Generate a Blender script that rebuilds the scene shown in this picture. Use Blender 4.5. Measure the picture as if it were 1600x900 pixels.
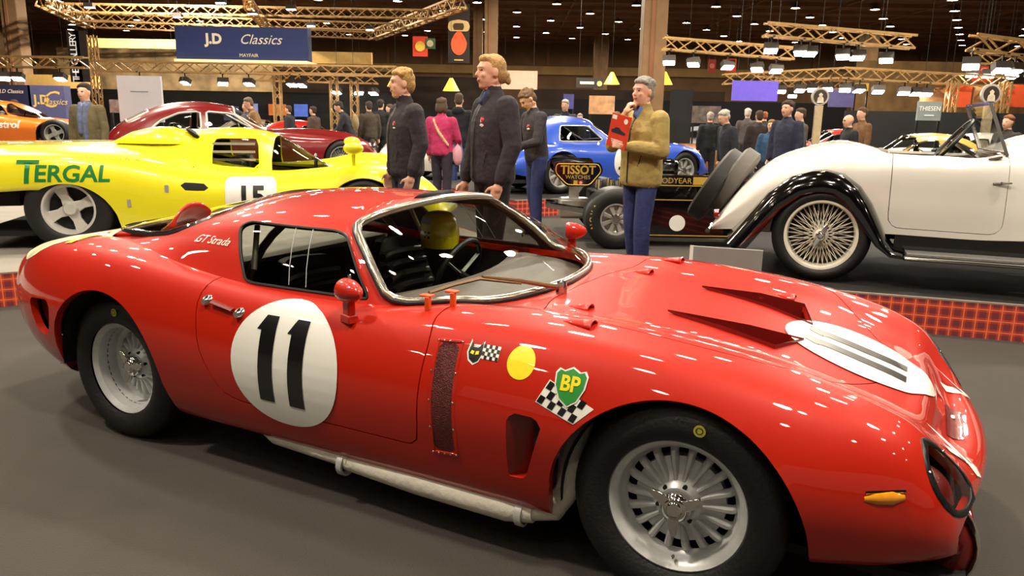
import bpy, bmesh, math, random
import numpy as np
from mathutils import Vector, Matrix
from mathutils.bvhtree import BVHTree
for _o in list(bpy.data.objects): bpy.data.objects.remove(_o)
scene = bpy.context.scene
COL = scene.collection
PI = math.pi
random.seed(7)
# ---------------------------------------------------------------- camera, world, light, exposure
FPX, CAMZ, PITCH, ROLL = 1210.0, 1.4027, 0.2170, 0.0175
cam_d = bpy.data.cameras.new('camera'); cam = bpy.data.objects.new('camera', cam_d); COL.objects.link(cam)
cam_d.sensor_width = 36.0; cam_d.lens = 36.0*FPX/1600.0; cam_d.clip_end = 300; cam_d.clip_start = .05
_fw = Vector((0, math.cos(PITCH), -math.sin(PITCH))); _rt = Vector((1, 0, 0)); _up = _rt.cross(_fw)
_c, _s = math.cos(ROLL), math.sin(ROLL)
RT, UP, FW = _c*_rt+_s*_up, -_s*_rt+_c*_up, _fw
cam.matrix_world = Matrix(((RT.x, UP.x, -FW.x, 0), (RT.y, UP.y, -FW.y, 0), (RT.z, UP.z, -FW.z, CAMZ), (0, 0, 0, 1)))
scene.camera = cam
def at(u, v, depth=None, z=None):
    """world point seen at photo pixel (u, v), at a distance ahead of the camera or at a height"""
    d = FW + RT*((u-800)/FPX) - UP*((v-450)/FPX)
    s = depth/d.y if depth is not None else (z-CAMZ)/d.z
    return Vector((0, 0, CAMZ)) + d*s
scene.view_settings.view_transform = 'Standard'; scene.view_settings.look = 'None'
scene.view_settings.gamma = 1.0; scene.view_settings.exposure = 0.25; scene.view_settings.use_curve_mapping = False
scene.cycles.use_denoising = True
scene.cycles.max_bounces = 6; scene.cycles.transparent_max_bounces = 12; scene.cycles.caustics_reflective = False; scene.cycles.caustics_refractive = False
scene.cycles.sample_clamp_indirect = 6.0
world = bpy.data.worlds.new('hall_air'); scene.world = world; world.use_nodes = True
world.node_tree.nodes['Background'].inputs[0].default_value = (1.0, .84, .66, 1); world.node_tree.nodes['Background'].inputs[1].default_value = .22
def area(name, loc, size, power, col=(1, .88, .72), sy=None, target=None):
    l = bpy.data.lights.new(name, 'AREA'); l.energy = power; l.color = col; l.size = size; l.shape = 'DISK'
    if sy: l.shape = 'RECTANGLE'; l.size_y = sy
    o = bpy.data.objects.new(name, l); COL.objects.link(o); o.location = loc
    if target is not None: o.rotation_euler = (Vector(target)-Vector(loc)).to_track_quat('-Z', 'Y').to_euler()
    return o
for _i, (_x, _y, _p) in enumerate([(-4, 1.5, 330), (1.5, .5, 330), (6.5, 3, 330), (-7, 8, 520), (0, 8, 480), (7, 10, 480), (-9, 17, 800), (1, 18, 800), (11, 19, 800), (-14, 30, 2800), (2, 32, 1600), (16, 32, 1600), (-18, 46, 4000), (3, 54, 3000), (22, 52, 3000)]):
    area('ceiling_floodlight', (_x, _y, 7.2), .55, _p)

# ---------------------------------------------------------------- materials
def lin(c):
    if isinstance(c, str): c = [int(c[i:i+2], 16)/255 for i in (0, 2, 4)]
    return tuple((x/12.92 if x <= .04045 else ((x+.055)/1.055)**2.4) for x in c) + (1,)
MATS = {}
def mat(name, col='808080', rough=.5, metal=0, coat=0, noise=0, nscale=8, bump=0, bscale=60, emit=0, spec=.5, coat_rough=.03, sheen=0):
    if name in MATS: return MATS[name]
    m = bpy.data.materials.new(name); m.use_nodes = True; MATS[name] = m
    nt = m.node_tree; b = nt.nodes['Principled BSDF']; c = lin(col)
    b.inputs['Base Color'].default_value = c; b.inputs['Roughness'].default_value = rough; b.inputs['Metallic'].default_value = metal
    b.inputs['Coat Weight'].default_value = coat; b.inputs['Coat Roughness'].default_value = coat_rough; b.inputs['Specular IOR Level'].default_value = spec
    b.inputs['Sheen Weight'].default_value = sheen
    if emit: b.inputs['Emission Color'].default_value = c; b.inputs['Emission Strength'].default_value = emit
    tc = nt.nodes.new('ShaderNodeTexCoord')
    if noise:
        n = nt.nodes.new('ShaderNodeTexNoise'); n.inputs['Scale'].default_value = nscale; n.inputs['Detail'].default_value = 4
        nt.links.new(tc.outputs['Object'], n.inputs['Vector'])
        r = nt.nodes.new('ShaderNodeValToRGB'); nt.links.new(n.outputs['Fac'], r.inputs[0])
        r.color_ramp.elements[0].position = .3; r.color_ramp.elements[1].position = .7
        r.color_ramp.elements[0].color = tuple(x*(1-noise) for x in c[:3])+(1,); r.color_ramp.elements[1].color = tuple(min(1, x*(1+noise)) for x in c[:3])+(1,)
        nt.links.new(r.outputs[0], b.inputs['Base Color'])
    if bump:
        n = nt.nodes.new('ShaderNodeTexNoise'); n.inputs['Scale'].default_value = bscale; n.inputs['Detail'].default_value = 3
        nt.links.new(tc.outputs['Object'], n.inputs['Vector'])
        bp = nt.nodes.new('ShaderNodeBump'); bp.inputs['Strength'].default_value = bump; bp.inputs['Distance'].default_value = .02
        nt.links.new(n.outputs['Fac'], bp.inputs['Height']); nt.links.new(bp.outputs[0], b.inputs['Normal'])
    return m
def glassmat(name, tint=(.92, .95, .93), ior=1.45, rough=.0):
    if name in MATS: return MATS[name]
    m = bpy.data.materials.new(name); m.use_nodes = True; MATS[name] = m; nt = m.node_tree; nt.nodes.clear()
    o = nt.nodes.new('ShaderNodeOutputMaterial'); mx = nt.nodes.new('ShaderNodeMixShader'); t = nt.nodes.new('ShaderNodeBsdfTransparent'); g = nt.nodes.new('ShaderNodeBsdfGlossy'); ge = nt.nodes.new('ShaderNodeNewGeometry'); dt = nt.nodes.new('ShaderNodeVectorMath'); dt.operation = 'DOT_PRODUCT'
    t.inputs[0].default_value = tint+(1,); g.inputs['Roughness'].default_value = rough; f0 = ((ior-1)/(ior+1))**2
    nt.links.new(ge.outputs['Incoming'], dt.inputs[0]); nt.links.new(ge.outputs['Normal'], dt.inputs[1]); q = dt.outputs['Value']
    # Schlick reflectance of a thin pane, the same from both sides
    for op, v in (('ABSOLUTE', 0), ('SUBTRACT', None), ('POWER', 5), ('MULTIPLY', 1-f0), ('ADD', f0)):
        n = nt.nodes.new('ShaderNodeMath'); n.operation = op
        if op == 'SUBTRACT': n.inputs[0].default_value = 1; nt.links.new(q, n.inputs[1])
        else: nt.links.new(q, n.inputs[0]); n.inputs[1].default_value = v
        q = n.outputs[0]
    nt.links.new(q, mx.inputs[0]); nt.links.new(t.outputs[0], mx.inputs[1]); nt.links.new(g.outputs[0], mx.inputs[2]); nt.links.new(mx.outputs[0], o.inputs[0])
    return m
def checkmat(name, c1, c2, scale, axes='XZ'):
    """plaid: crossing translucent bands"""
    m = bpy.data.materials.new(name); m.use_nodes = True; MATS[name] = m; nt = m.node_tree; b = nt.nodes['Principled BSDF']
    return m

# ---------------------------------------------------------------- mesh helpers
def link(name, me, parent=None, mats=None, smooth=True):
    o = bpy.data.objects.new(name, me); COL.objects.link(o)
    if parent is not None: o.parent = parent
    if mats:
        for mm in (mats if isinstance(mats, (list, tuple)) else [mats]): me.materials.append(mm)
    if smooth: me.polygons.foreach_set('use_smooth', [True]*len(me.polygons))
    return o
def tag(o, label=None, cat=None, group=None, kind=None):
    if label: o['label'] = label
    if cat: o['category'] = cat
    if group: o['group'] = group
    if kind: o['kind'] = kind
    return o
def thing(name, loc=(0, 0, 0), rz=0, label=None, cat=None, group=None):
    o = bpy.data.objects.new(name, None); COL.objects.link(o); o.location = loc; o.rotation_euler = (0, 0, rz); o.empty_display_size = .1
    return tag(o, label, cat, group)
def copy_tree(o, parent=None):
    c = o.copy(); COL.objects.link(c); c.parent = parent
    for ch in o.children: copy_tree(ch, c)
    return c
def frame(dirv, up=(0, 0, 1)):
    d = Vector(dirv).normalized(); u = Vector(up)
    if abs(d.dot(u)) > .98: u = Vector((1, 0, 0))
    s = d.cross(u).normalized(); return s, s.cross(d).normalized(), d
class MB:
    def __init__(s): s.v = []; s.f = []; s.m = []
    def add(s, vs, fs, mi=0):
        n = len(s.v); s.v += [tuple(p) for p in vs]; s.f += [tuple(n+i for i in f) for f in fs]; s.m += [mi]*len(fs); return s
    def box(s, c, d, mi=0, R=None):
        vs = []
        for x in (-.5, .5):
            for y in (-.5, .5):
                for z in (-.5, .5):
                    p = Vector((x*d[0], y*d[1], z*d[2]))
                    if R is not None: p = R @ p
                    vs.append(p+Vector(c))
        return s.add(vs, [(0, 1, 3, 2), (4, 6, 7, 5), (0, 4, 5, 1), (2, 3, 7, 6), (0, 2, 6, 4), (1, 5, 7, 3)], mi)
    def tube(s, path, r, n=8, mi=0, closed=False, caps=True, flat=None):
        """r: number or list per point; flat=(a,b) scales the two cross axes"""
        P = [Vector(p) for p in path]; k = len(P); rs = r if isinstance(r, (list, tuple)) else [r]*k; a, b = flat or (1, 1)
        vs = []; pu = None
        for i in range(k):
            if closed: d = P[(i+1) % k]-P[i-1]
            else: d = P[min(i+1, k-1)]-P[max(i-1, 0)]
            if d.length < 1e-9: d = Vector((0, 0, 1))
            if pu is None: sx, ux, d = frame(d)
            else:
                d.normalize(); sx = d.cross(pu)
                sx = sx.normalized() if sx.length > 1e-6 else frame(d)[0]
                ux = sx.cross(d).normalized()
            pu = ux
            for j in range(n):
                t = 2*PI*j/n; vs.append(P[i]+sx*(math.cos(t)*rs[i]*a)+ux*(math.sin(t)*rs[i]*b))
        fs = []
        for i in range(k if closed else k-1):
            for j in range(n): fs.append((i*n+j, i*n+(j+1) % n, ((i+1) % k)*n+(j+1) % n, ((i+1) % k)*n+j))
        if caps and not closed: fs += [tuple(range(n-1, -1, -1)), tuple((k-1)*n+j for j in range(n))]
        return s.add(vs, fs, mi)
    def bar(s, a, b, w, h=None, mi=0):
        return s.tube([a, b], 1, 4, mi, flat=(w*.7071, (h or w)*.7071)) if False else s._bar(a, b, w, h or w, mi)
    def _bar(s, a, b, w, h, mi):
        a = Vector(a); b = Vector(b); sx, ux, d = frame(b-a); vs = []
        for p in (a, b):
            for (i, j) in ((-1, -1), (1, -1), (1, 1), (-1, 1)): vs.append(p+sx*(i*w/2)+ux*(j*h/2))
        return s.add(vs, [(3, 2, 1, 0), (4, 5, 6, 7), (0, 1, 5, 4), (1, 2, 6, 5), (2, 3, 7, 6), (3, 0, 4, 7)], mi)
    def lathe(s, prof, n=32, o=(0, 0, 0), axis='Y', mi=0, closed=False):
        """prof: (radius, offset along axis)"""
        vs = []; k = len(prof)
        for (r, h) in prof:
            for j in range(n):
                t = 2*PI*j/n; c, q = r*math.cos(t), r*math.sin(t)
                vs.append({'Y': (o[0]+c, o[1]+h, o[2]+q), 'Z': (o[0]+c, o[1]+q, o[2]+h), 'X': (o[0]+h, o[1]+c, o[2]+q)}[axis])
        fs = []
        for i in range(k if closed else k-1):
            for j in range(n): fs.append((i*n+j, i*n+(j+1) % n, ((i+1) % k)*n+(j+1) % n, ((i+1) % k)*n+j))
        return s.add(vs, fs, mi)
    def ell(s, c, r, n=12, m=8, mi=0, R=None):
        vs = []; c = Vector(c)
        for i in range(m+1):
            a = PI*i/m
            for j in range(n):
                t = 2*PI*j/n; p = Vector((r[0]*math.sin(a)*math.cos(t), r[1]*math.sin(a)*math.sin(t), r[2]*math.cos(a)))
                if R is not None: p = R @ p
                vs.append(c+p)
        return s.add(vs, [(i*n+j, (i+1)*n+j, (i+1)*n+(j+1) % n, i*n+(j+1) % n) for i in range(m) for j in range(n)], mi)
    def prism(s, poly, o, ux, uy, depth, mi=0):
        """2D outline extruded by vector depth"""
        o = Vector(o); ux = Vector(ux); uy = Vector(uy); dv = Vector(depth); n = len(poly)
        vs = [o+ux*a+uy*b for a, b in poly]; vs += [p+dv for p in vs]
        fs = [tuple(range(n-1, -1, -1)), tuple(range(n, 2*n))]+[(i, (i+1) % n, n+(i+1) % n, n+i) for i in range(n)]
        return s.add(vs, fs, mi)
    def grid(s, P, mi=0, wrap=False):
        k, n = len(P), len(P[0]); vs = [p for r in P for p in r]
        fs = [(i*n+j, i*n+(j+1) % n, (i+1)*n+(j+1) % n, (i+1)*n+j) for i in range(k-1) for j in range(n if wrap else n-1)]
        return s.add(vs, fs, mi)
    def build(s, name, mats, parent=None, smooth=True, bevel=0, angle=None, weld=False, seg=2):
        me = bpy.data.meshes.new(name); me.from_pydata([tuple(p) for p in s.v], [], s.f)
        o = link(name, me, parent, mats, smooth)
        if isinstance(mats, (list, tuple)) and len(mats) > 1: me.polygons.foreach_set('material_index', s.m)
        bm = bmesh.new(); bm.from_mesh(me)
        if weld: bmesh.ops.remove_doubles(bm, verts=bm.verts, dist=1e-5)
        bmesh.ops.recalc_face_normals(bm, faces=bm.faces)
        if smooth and angle is None: angle = 40
        if smooth:
            for e in bm.edges:
                if len(e.link_faces) == 2 and e.calc_face_angle(0) > math.radians(angle): e.smooth = False
        bm.to_mesh(me); bm.free(); me.update()
        if bevel:
            md = o.modifiers.new('bevel', 'BEVEL'); md.width = bevel; md.segments = seg; md.limit_method = 'ANGLE'; md.angle_limit = math.radians(40); md.harden_normals = False
        return o
def spl(xs, ys):
    xs = np.array(xs, float); ys = np.array(ys, float)
    if xs[0] > xs[-1]: xs = xs[::-1]; ys = ys[::-1]
    d = np.diff(ys)/np.diff(xs); h = np.diff(xs); m = np.empty_like(ys); m[0], m[-1] = d[0], d[-1]
    m[1:-1] = (d[:-1]*h[1:]+d[1:]*h[:-1])/(h[1:]+h[:-1])
    def ev(x):
        x = np.clip(np.asarray(x, float), xs[0], xs[-1]); i = np.clip(np.searchsorted(xs, x)-1, 0, len(xs)-2); t = (x-xs[i])/h[i]
        return ys[i]*(1+2*t)*(1-t)**2+m[i]*h[i]*t*(1-t)**2+ys[i+1]*t*t*(3-2*t)+m[i+1]*h[i]*t*t*(t-1)
    return ev
def sdpoly(poly, r=0):
    """vectorised signed distance to a polygon, corners rounded outwards by r"""
    A = np.array(poly, float); A = A[np.linalg.norm(A-np.roll(A, -1, 0), axis=1) > 1e-7]; B = np.roll(A, -1, 0)
    def ev(a, b):
        p = np.stack([np.asarray(a, float), np.asarray(b, float)], -1); dm = np.full(p.shape[:-1], 1e9); ins = np.zeros(p.shape[:-1], bool)
        for i in range(len(A)):
            e = B[i]-A[i]; w = p-A[i]; t = np.clip((w@e)/(e@e), 0, 1); q = w-t[..., None]*e; dm = np.minimum(dm, (q*q).sum(-1))
            c = ((A[i][1] > p[..., 1]) != (B[i][1] > p[..., 1])) & (p[..., 0] < (B[i][0]-A[i][0])*(p[..., 1]-A[i][1])/(B[i][1]-A[i][1]+1e-12)+A[i][0])
            ins ^= c
        return np.where(ins, -1, 1)*np.sqrt(dm)-r
    return ev
class Surf:
    """polygon surface whose faces are cut along implicit outlines into named regions"""
    def __init__(s, V, F, UV=None):
        s.V = [tuple(p) for p in V]; s.A = [tuple(a) for a in UV] if UV is not None else None; s.F = [tuple(f) for f in F]; s.T = ['body']*len(s.F)
    def split(s, fun, new, only=('body',)):
        V = np.array(s.V); A = np.array(s.A) if s.A is not None else None
        d = fun(V, A) if A is not None else fun(V)
        d = np.where(np.abs(d) < 1e-7, 1e-7, d); cut = {}; F = []; T = []
        def cp(i, j):
            k = (min(i, j), max(i, j))
            if k not in cut:
                i, j = k; t = d[i]/(d[i]-d[j]); cut[k] = len(s.V); s.V.append(tuple(V[i]*(1-t)+V[j]*t))
                if A is not None: s.A.append(tuple(A[i]*(1-t)+A[j]*t))
            return cut[k]
        for f, t in zip(s.F, s.T):
            if t not in only: F.append(f); T.append(t); continue
            sg = [d[i] < 0 for i in f]
            if all(sg): F.append(f); T.append(new)
            elif not any(sg): F.append(f); T.append(t)
            else:
                a, b = [], []; n = len(f)
                for q in range(n):
                    i, j = f[q], f[(q+1) % n]; (a if sg[q] else b).append(i)
                    if sg[q] != sg[(q+1) % n]: c = cp(i, j); a.append(c); b.append(c)
                if len(a) > 2: F.append(tuple(a)); T.append(new)
                if len(b) > 2: F.append(tuple(b)); T.append(t)
        s.F, s.T = F, T
    def weld(s):
        key = {}; mp = []
        for i, v in enumerate(s.V): mp.append(key.setdefault((round(v[0], 5), round(v[1], 5), round(v[2], 5)), i))
        F = []; T = []
        for f, t in zip(s.F, s.T):
            g = []
            for i in f:
                if mp[i] not in g: g.append(mp[i])
            if len(g) > 2: F.append(tuple(g)); T.append(t)
        s.F, s.T = F, T
    def drop(s, t): k = [i for i, x in enumerate(s.T) if x != t]; s.F = [s.F[i] for i in k]; s.T = [s.T[i] for i in k]
    def loops(s, tags):
        E = {}
        for f, t in zip(s.F, s.T):
            if t in tags:
                for q in range(len(f)):
                    i, j = f[q], f[(q+1) % len(f)]
                    if (j, i) in E: del E[(j, i)]
                    else: E[(i, j)] = 1
        nx = {}
        for i, j in E: nx.setdefault(i, []).append(j)
        out = []
        while nx:
            st = next(iter(nx)); lp = [st]; cur = st
            while True:
                l = nx.get(cur)
                if not l: break
                j = l.pop()
                if not l: del nx[cur]
                if j == st: break
                lp.append(j); cur = j
            if len(lp) > 3: out.append([Vector(s.V[i]) for i in lp])
        return sorted(out, key=len, reverse=True)
    def build(s, tags, name, m, parent, side=0, flange=0, mirror_pick=None, push=0, thick=0):
        """side: keep faces whose centre has y of that sign (0 = both)"""
        idx = {}; vs = []; fs = []
        for f, t in zip(s.F, s.T):
            if t not in tags: continue
            if side and sum(s.V[i][1] for i in f)*side < 0: continue
            g = []
            for i in f:
                if i not in idx: idx[i] = len(vs); vs.append(s.V[i])
                if not g or g[-1] != idx[i]: g.append(idx[i])
            if len(g) > 2: fs.append(tuple(g))
        me = bpy.data.meshes.new(name); me.from_pydata(vs, [], fs); o = link(name, me, parent, m)
        bm = bmesh.new(); bm.from_mesh(me); bmesh.ops.remove_doubles(bm, verts=bm.verts, dist=2e-5); bmesh.ops.dissolve_degenerate(bm, dist=1e-5, edges=bm.edges)
        bmesh.ops.recalc_face_normals(bm, faces=bm.faces)
        bm.normal_update()
        if sum(f.normal.dot(f.calc_center_median()-Vector((f.calc_center_median().x, 0, .4)))*f.calc_area() for f in bm.faces) < 0: bmesh.ops.reverse_faces(bm, faces=bm.faces); bm.normal_update()
        if flange:
            be = [e for e in bm.edges if e.is_boundary]; nr = {v: v.normal.copy() for e in be for v in e.verts}
            cen = Vector((0, 0, 0))
            for f in bm.faces: cen += f.calc_center_median()
            r = bmesh.ops.extrude_edge_only(bm, edges=be); nv = [g for g in r['geom'] if isinstance(g, bmesh.types.BMVert)]
            # each new vertex sits on top of an old one: push it inwards along that normal
            kd = {}
            for v, n in nr.items(): kd[tuple(round(c, 6) for c in v.co)] = n
            for v in nv:
                n = kd.get(tuple(round(c, 6) for c in v.co), Vector((0, 0, 1)))
                v.co -= n*flange
            for e in be: e.smooth = False
        for f in bm.faces: f.smooth = True
        bm.to_mesh(me); bm.free()
        if thick:
            md = o.modifiers.new('thickness', 'SOLIDIFY'); md.thickness = thick; md.offset = 0
        return o
def text_shapes(body, size, font=None, shear=0, bold=0, sx=1.0, align='CENTER'):
    """flat 2D triangles of a word, as (verts2d, faces)"""
    c = bpy.data.curves.new('t', 'FONT'); c.body = body; c.size = size; c.align_x = align; c.align_y = 'CENTER'; c.shear = shear; c.offset = bold; c.resolution_u = 3
    o = bpy.data.objects.new('t', c); COL.objects.link(o); dg = bpy.context.evaluated_depsgraph_get(); me = bpy.data.meshes.new_from_object(o.evaluated_get(dg))
    vs = [(v.co.x*sx, v.co.y) for v in me.vertices]; fs = [tuple(p.vertices) for p in me.polygons]
    bpy.data.objects.remove(o); bpy.data.curves.remove(c); bpy.data.meshes.remove(me); return vs, fs
def text_obj(name, body, size, m, o, ux, uy, parent=None, off=.003, **k):
    vs, fs = text_shapes(body, size, **k); ux = Vector(ux).normalized(); uy = Vector(uy).normalized(); n = ux.cross(uy); o = Vector(o)+n*off
    me = bpy.data.meshes.new(name); me.from_pydata([tuple(o+ux*a+uy*b) for a, b in vs], [], fs); return link(name, me, parent, m, False)
def decal(name, shapes, bvh, o, ux, uy, m, parent, off=.0015, maxe=.03, cast=None):
    """flat printed shapes wrapped onto a body. shapes: (verts2d, faces)"""
    vs, fs = shapes; o = Vector(o); ux = Vector(ux).normalized(); uy = Vector(uy).normalized(); n = ux.cross(uy).normalized()
    bm = bmesh.new(); bv = [bm.verts.new((a, b, 0)) for a, b in vs]
    for f in fs:
        try: bm.faces.new([bv[i] for i in f])
        except ValueError: pass
    bmesh.ops.triangulate(bm, faces=bm.faces)
    for _ in range(6):
        es = [e for e in bm.edges if e.calc_length() > maxe]
        if not es: break
        bmesh.ops.subdivide_edges(bm, edges=es, cuts=1); bmesh.ops.triangulate(bm, faces=bm.faces)
    for v in bm.verts:
        p = o+ux*v.co.x+uy*v.co.y; hit, hn, _, _ = bvh.ray_cast(p+n*.6, -n, 1.6)
        if hit is None: hit, hn, _, _ = bvh.find_nearest(p)
        if hn.dot(n) < 0: hn = -hn
        v.co = hit+hn*off
    bmesh.ops.recalc_face_normals(bm, faces=bm.faces)
    me = bpy.data.meshes.new(name); bm.to_mesh(me); bm.free(); return link(name, me, parent, m)
def disc2(r, n=48, rings=6, sx=1, sy=1, c=(0, 0)):
    vs = [c]; fs = []
    for k in range(1, rings+1):
        for j in range(n):
            t = 2*PI*j/n; vs.append((c[0]+r*sx*k/rings*math.cos(t), c[1]+r*sy*k/rings*math.sin(t)))
    for j in range(n): fs.append((0, 1+j, 1+(j+1) % n))
    for k in range(rings-1):
        for j in range(n): a = 1+k*n; fs.append((a+j, a+n+j, a+n+(j+1) % n, a+(j+1) % n))
    return vs, fs
def bvh_of(*objs):
    V = []; F = []
    for o in objs:
        n = len(V); V += [v.co.copy() for v in o.data.vertices]; F += [tuple(n+i for i in p.vertices) for p in o.data.polygons]
    return BVHTree.FromPolygons(V, F)
def rpoly(pts, r=.02, n=5):
    """polygon with rounded corners"""
    out = []; k = len(pts)
    for i in range(k):
        p = Vector(pts[i]).to_2d() if len(pts[i]) > 2 else Vector(pts[i]); a = Vector(pts[i-1])-p; b = Vector(pts[(i+1) % k])-p
        ra = min(r, a.length*.45, b.length*.45); A = p+a.normalized()*ra; B = p+b.normalized()*ra
        for j in range(n+1):
            t = j/n; out.append(tuple(A*(1-t)**2+p*2*t*(1-t)+B*t*t))
    return out
# ---------------------------------------------------------------- shared materials
RUBBER = mat('tyre_rubber', '141313', .55, noise=.2, nscale=30, bump=.15, bscale=90)
CHROME = mat('chrome', 'd8d8d4', .12, 1, noise=.05)
ALU = mat('cast_aluminium', 'd4d6d6', .36, .25, noise=.1, nscale=20)
SILVER = mat('silver_paint', 'c9c8c2', .3, .5, noise=.05)
BLACK = mat('black_trim', '0c0c0d', .45, noise=.2)
GLOSSB = mat('gloss_black', '060606', .12, coat=1, noise=.1)
DARK = mat('dark_cavity', '0b0a0a', .8, noise=.2)
WHITEP = mat('white_print', 'eeeee6', .35, coat=.6, noise=.02)
BLACKP = mat('black_print', '0a0a0a', .35, coat=.6, noise=.1)
YELP = mat('yellow_print', 'f2dd1e', .35, coat=.5, noise=.03)
GLASS = glassmat('clear_glass'); GLASSD = glassmat('tinted_glass', (.55, .56, .52))
AMBER = mat('amber_lens', 'f09a1c', .15, coat=1, noise=.08, nscale=60)
LEATHER = mat('black_leather', '1c1a19', .42, noise=.25, bump=.1)
# ---------------------------------------------------------------- the hall
CARPET = mat('dark_carpet', '3d3934', .92, noise=.10, nscale=2.2, bump=.35, bscale=140)
GREYC = mat('grey_stage_carpet', '8a857d', .92, noise=.08, nscale=3, bump=.3, bscale=140)
BLACKC = mat('black_stage_carpet', '1a1918', .9, noise=.15, nscale=4, bump=.3, bscale=140)
BROWN = mat('ceiling_brown', '6e4c36', .9, noise=.2, nscale=.4); BEAM = mat('beam_brown', '8a5f40', .8, noise=.15, nscale=1)
BEIGE = mat('beige_panel', 'b08c58', .8, noise=.12, nscale=1); WALLB = mat('wall_brown', '7a5c40', .9, noise=.2, nscale=.6)
PARTB = mat('black_partition', '141314', .85, noise=.2, nscale=2); TRUSS = mat('warm_truss_metal', 'c09a64', .42, .55, noise=.15, nscale=6)
COLUMN = mat('column_brown', '8a6a48', .7, noise=.15, nscale=2)
LAMPW = mat('lamp_glow', 'fff2d8', .4, emit=70); LAMPC = mat('spot_glow', 'fff6e6', .4, emit=60); LAMPY = mat('warm_bulb_glow', 'ffd890', .4, emit=30)
def plaid():
    m = bpy.data.materials.new('plaid_cloth'); m.use_nodes = True; nt = m.node_tree; b = nt.nodes['Principled BSDF']; b.inputs['Roughness'].default_value = .85
    tc = nt.nodes.new('ShaderNodeTexCoord'); sp = nt.nodes.new('ShaderNodeSeparateXYZ'); nt.links.new(tc.outputs['Object'], sp.inputs[0])
    def M(op, a, v=None, w=None):
        n = nt.nodes.new('ShaderNodeMath'); n.operation = op
        for i, q in enumerate((a, v, w)):
            if q is None: continue
            if isinstance(q, (int, float)): n.inputs[i].default_value = q
            else: nt.links.new(q, n.inputs[i])
        return n.outputs[0]
    def band(o, p, w): f = M('ABSOLUTE', M('SUBTRACT', M('FRACT', M('DIVIDE', M('ADD', o, 100), p)), .5)); return M('LESS_THAN', f, w), M('GREATER_THAN', f, .45)
    xa, xl = band(sp.outputs[0], .075, .27); za, zl = band(sp.outputs[2], .075, .27)
    def mix(f, a, b_):
        n = nt.nodes.new('ShaderNodeMix'); n.data_type = 'RGBA'; nt.links.new(f, n.inputs[0])
        for i, q in ((6, a), (7, b_)):
            if isinstance(q, str): n.inputs[i].default_value = lin(q)
            else: nt.links.new(q, n.inputs[i])
        return n.outputs[2]
    c = mix(M('ADD', xa, za), 'd2482c', 'b03a2c'); c = mix(M('MULTIPLY', xa, za), c, '7a3038'); c = mix(M('MAXIMUM', xl, zl), c, 'ee7a50'); nt.links.new(c, b.inputs['Base Color']); return m
PLAID = plaid()
tag(MB().box((0, 30, -.05), (120, 110, .1)).build('floor', CARPET, None, False), kind='structure')
tag(MB().box((0, 30, 8.6), (120, 110, .2)).build('ceiling', BROWN, None, False), kind='structure')
wb = tag(MB().box((0, 76, 4.2), (120, .4, 9)).build('wall_back', WALLB, None, False), kind='structure')
MB().box((0, 75.6, 5.75), (120, .3, .75)).build('wall_band', BEIGE, wb, False)
for k in range(24): MB().box((-57+k*5, 75.7, 7.0), (.25, .2, 1.8)).build('wall_rib', BEAM, wb, False)
tag(MB().box((-45, 30, 4.2), (.4, 110, 9)).build('wall_left', WALLB, None, False), kind='structure')
tag(MB().box((48, 30, 4.2), (.4, 110, 9)).build('wall_right', WALLB, None, False), kind='structure')
cl = bpy.data.objects['ceiling']
for k in range(22):
    y = 8+k*3.2; MB().box((0, y, 8.38), (110, .14, .24)).build('ceiling_beam', BEAM, cl, False)
for k in range(18): MB().box((-46+k*5.5, 40, 8.42), (.10, 72, .16)).build('ceiling_rail', BEAM, cl, False)
# round ceiling lamps
l0 = None
def ceiling_lamp(x, y):
    global l0
    if l0 is None:
        l0 = thing('ceiling_lamp', (x, y, 8.1), 0, 'round pendant lamp hanging under the dark ceiling', 'lamp', 'pendant lamps under the hall ceiling')
        MB().lathe([(.30, .0), (.26, .10), (.14, .18), (.05, .22), (.0, .22)], 16, axis='Z').build('lamp_shade', mat('lamp_shade_metal', '6a5a48', .5, .4, noise=.1), l0)
        MB().lathe([(.0, .02), (.24, .02), (.24, .05)], 14, axis='Z').build('lamp_glass', LAMPW, l0); MB().box((0, 0, .29), (.03, .03, .16)).build('lamp_rod', BLACK, l0, False)
        return
    c = copy_tree(l0); c.location = (x, y, 8.1)
for r in range(19):
    y = -4+4.1*r
    for c in range(-9, 10):
        x = c*4.8+(2.4 if r % 2 else 0)
        if (y > 38 and abs(x) < y*.72) or (y < 22 and abs(x) < 15): ceiling_lamp(x, y)
# stages with plaid skirts
def stage(name, a, ang, L, D, label, topm):
    t = thing(name, (a[0], a[1], 0), ang, label, 'stage'); h = .25
    MB().box((L/2, D/2+.012, h/2), (L, D, h-.004)).build('deck', topm, t, False)
    MB().box((L/2, .006, h/2), (L, .012, h)).build('plaid_skirt', PLAID, t, False)
    for x in (0, L): MB().box((x, D/2, h/2), (.012, D, h)).build('end_skirt', PLAID, t, False)
    MB().box((L/2, .008, h-.004), (L, .02, .012)).build('edge_strip', mat('edge_strip_grey', '9a8a7c', .6, noise=.1), t, False)
    return t
A1 = math.atan2(.495, .869); A2 = math.atan2(-.31, .95)
stage('display_stage', (-3.63-7*math.cos(A1), 5.46-7*math.sin(A1)), A1, 11.0, 4.6, 'low grey stage with plaid skirt under the yellow racer', GREYC)
stage('display_stage', (.02, 11.26-.426*.57), A1, 4.7, 3.4, 'low stage with plaid skirt under the blue coupe', BLACKC)
stage('display_stage', (2.67-1.15*math.cos(A2), 5.20-1.15*math.sin(A2)), A2, 9.5, 2.9, 'low black stage with plaid skirt under the white roadster', BLACKC)
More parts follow.
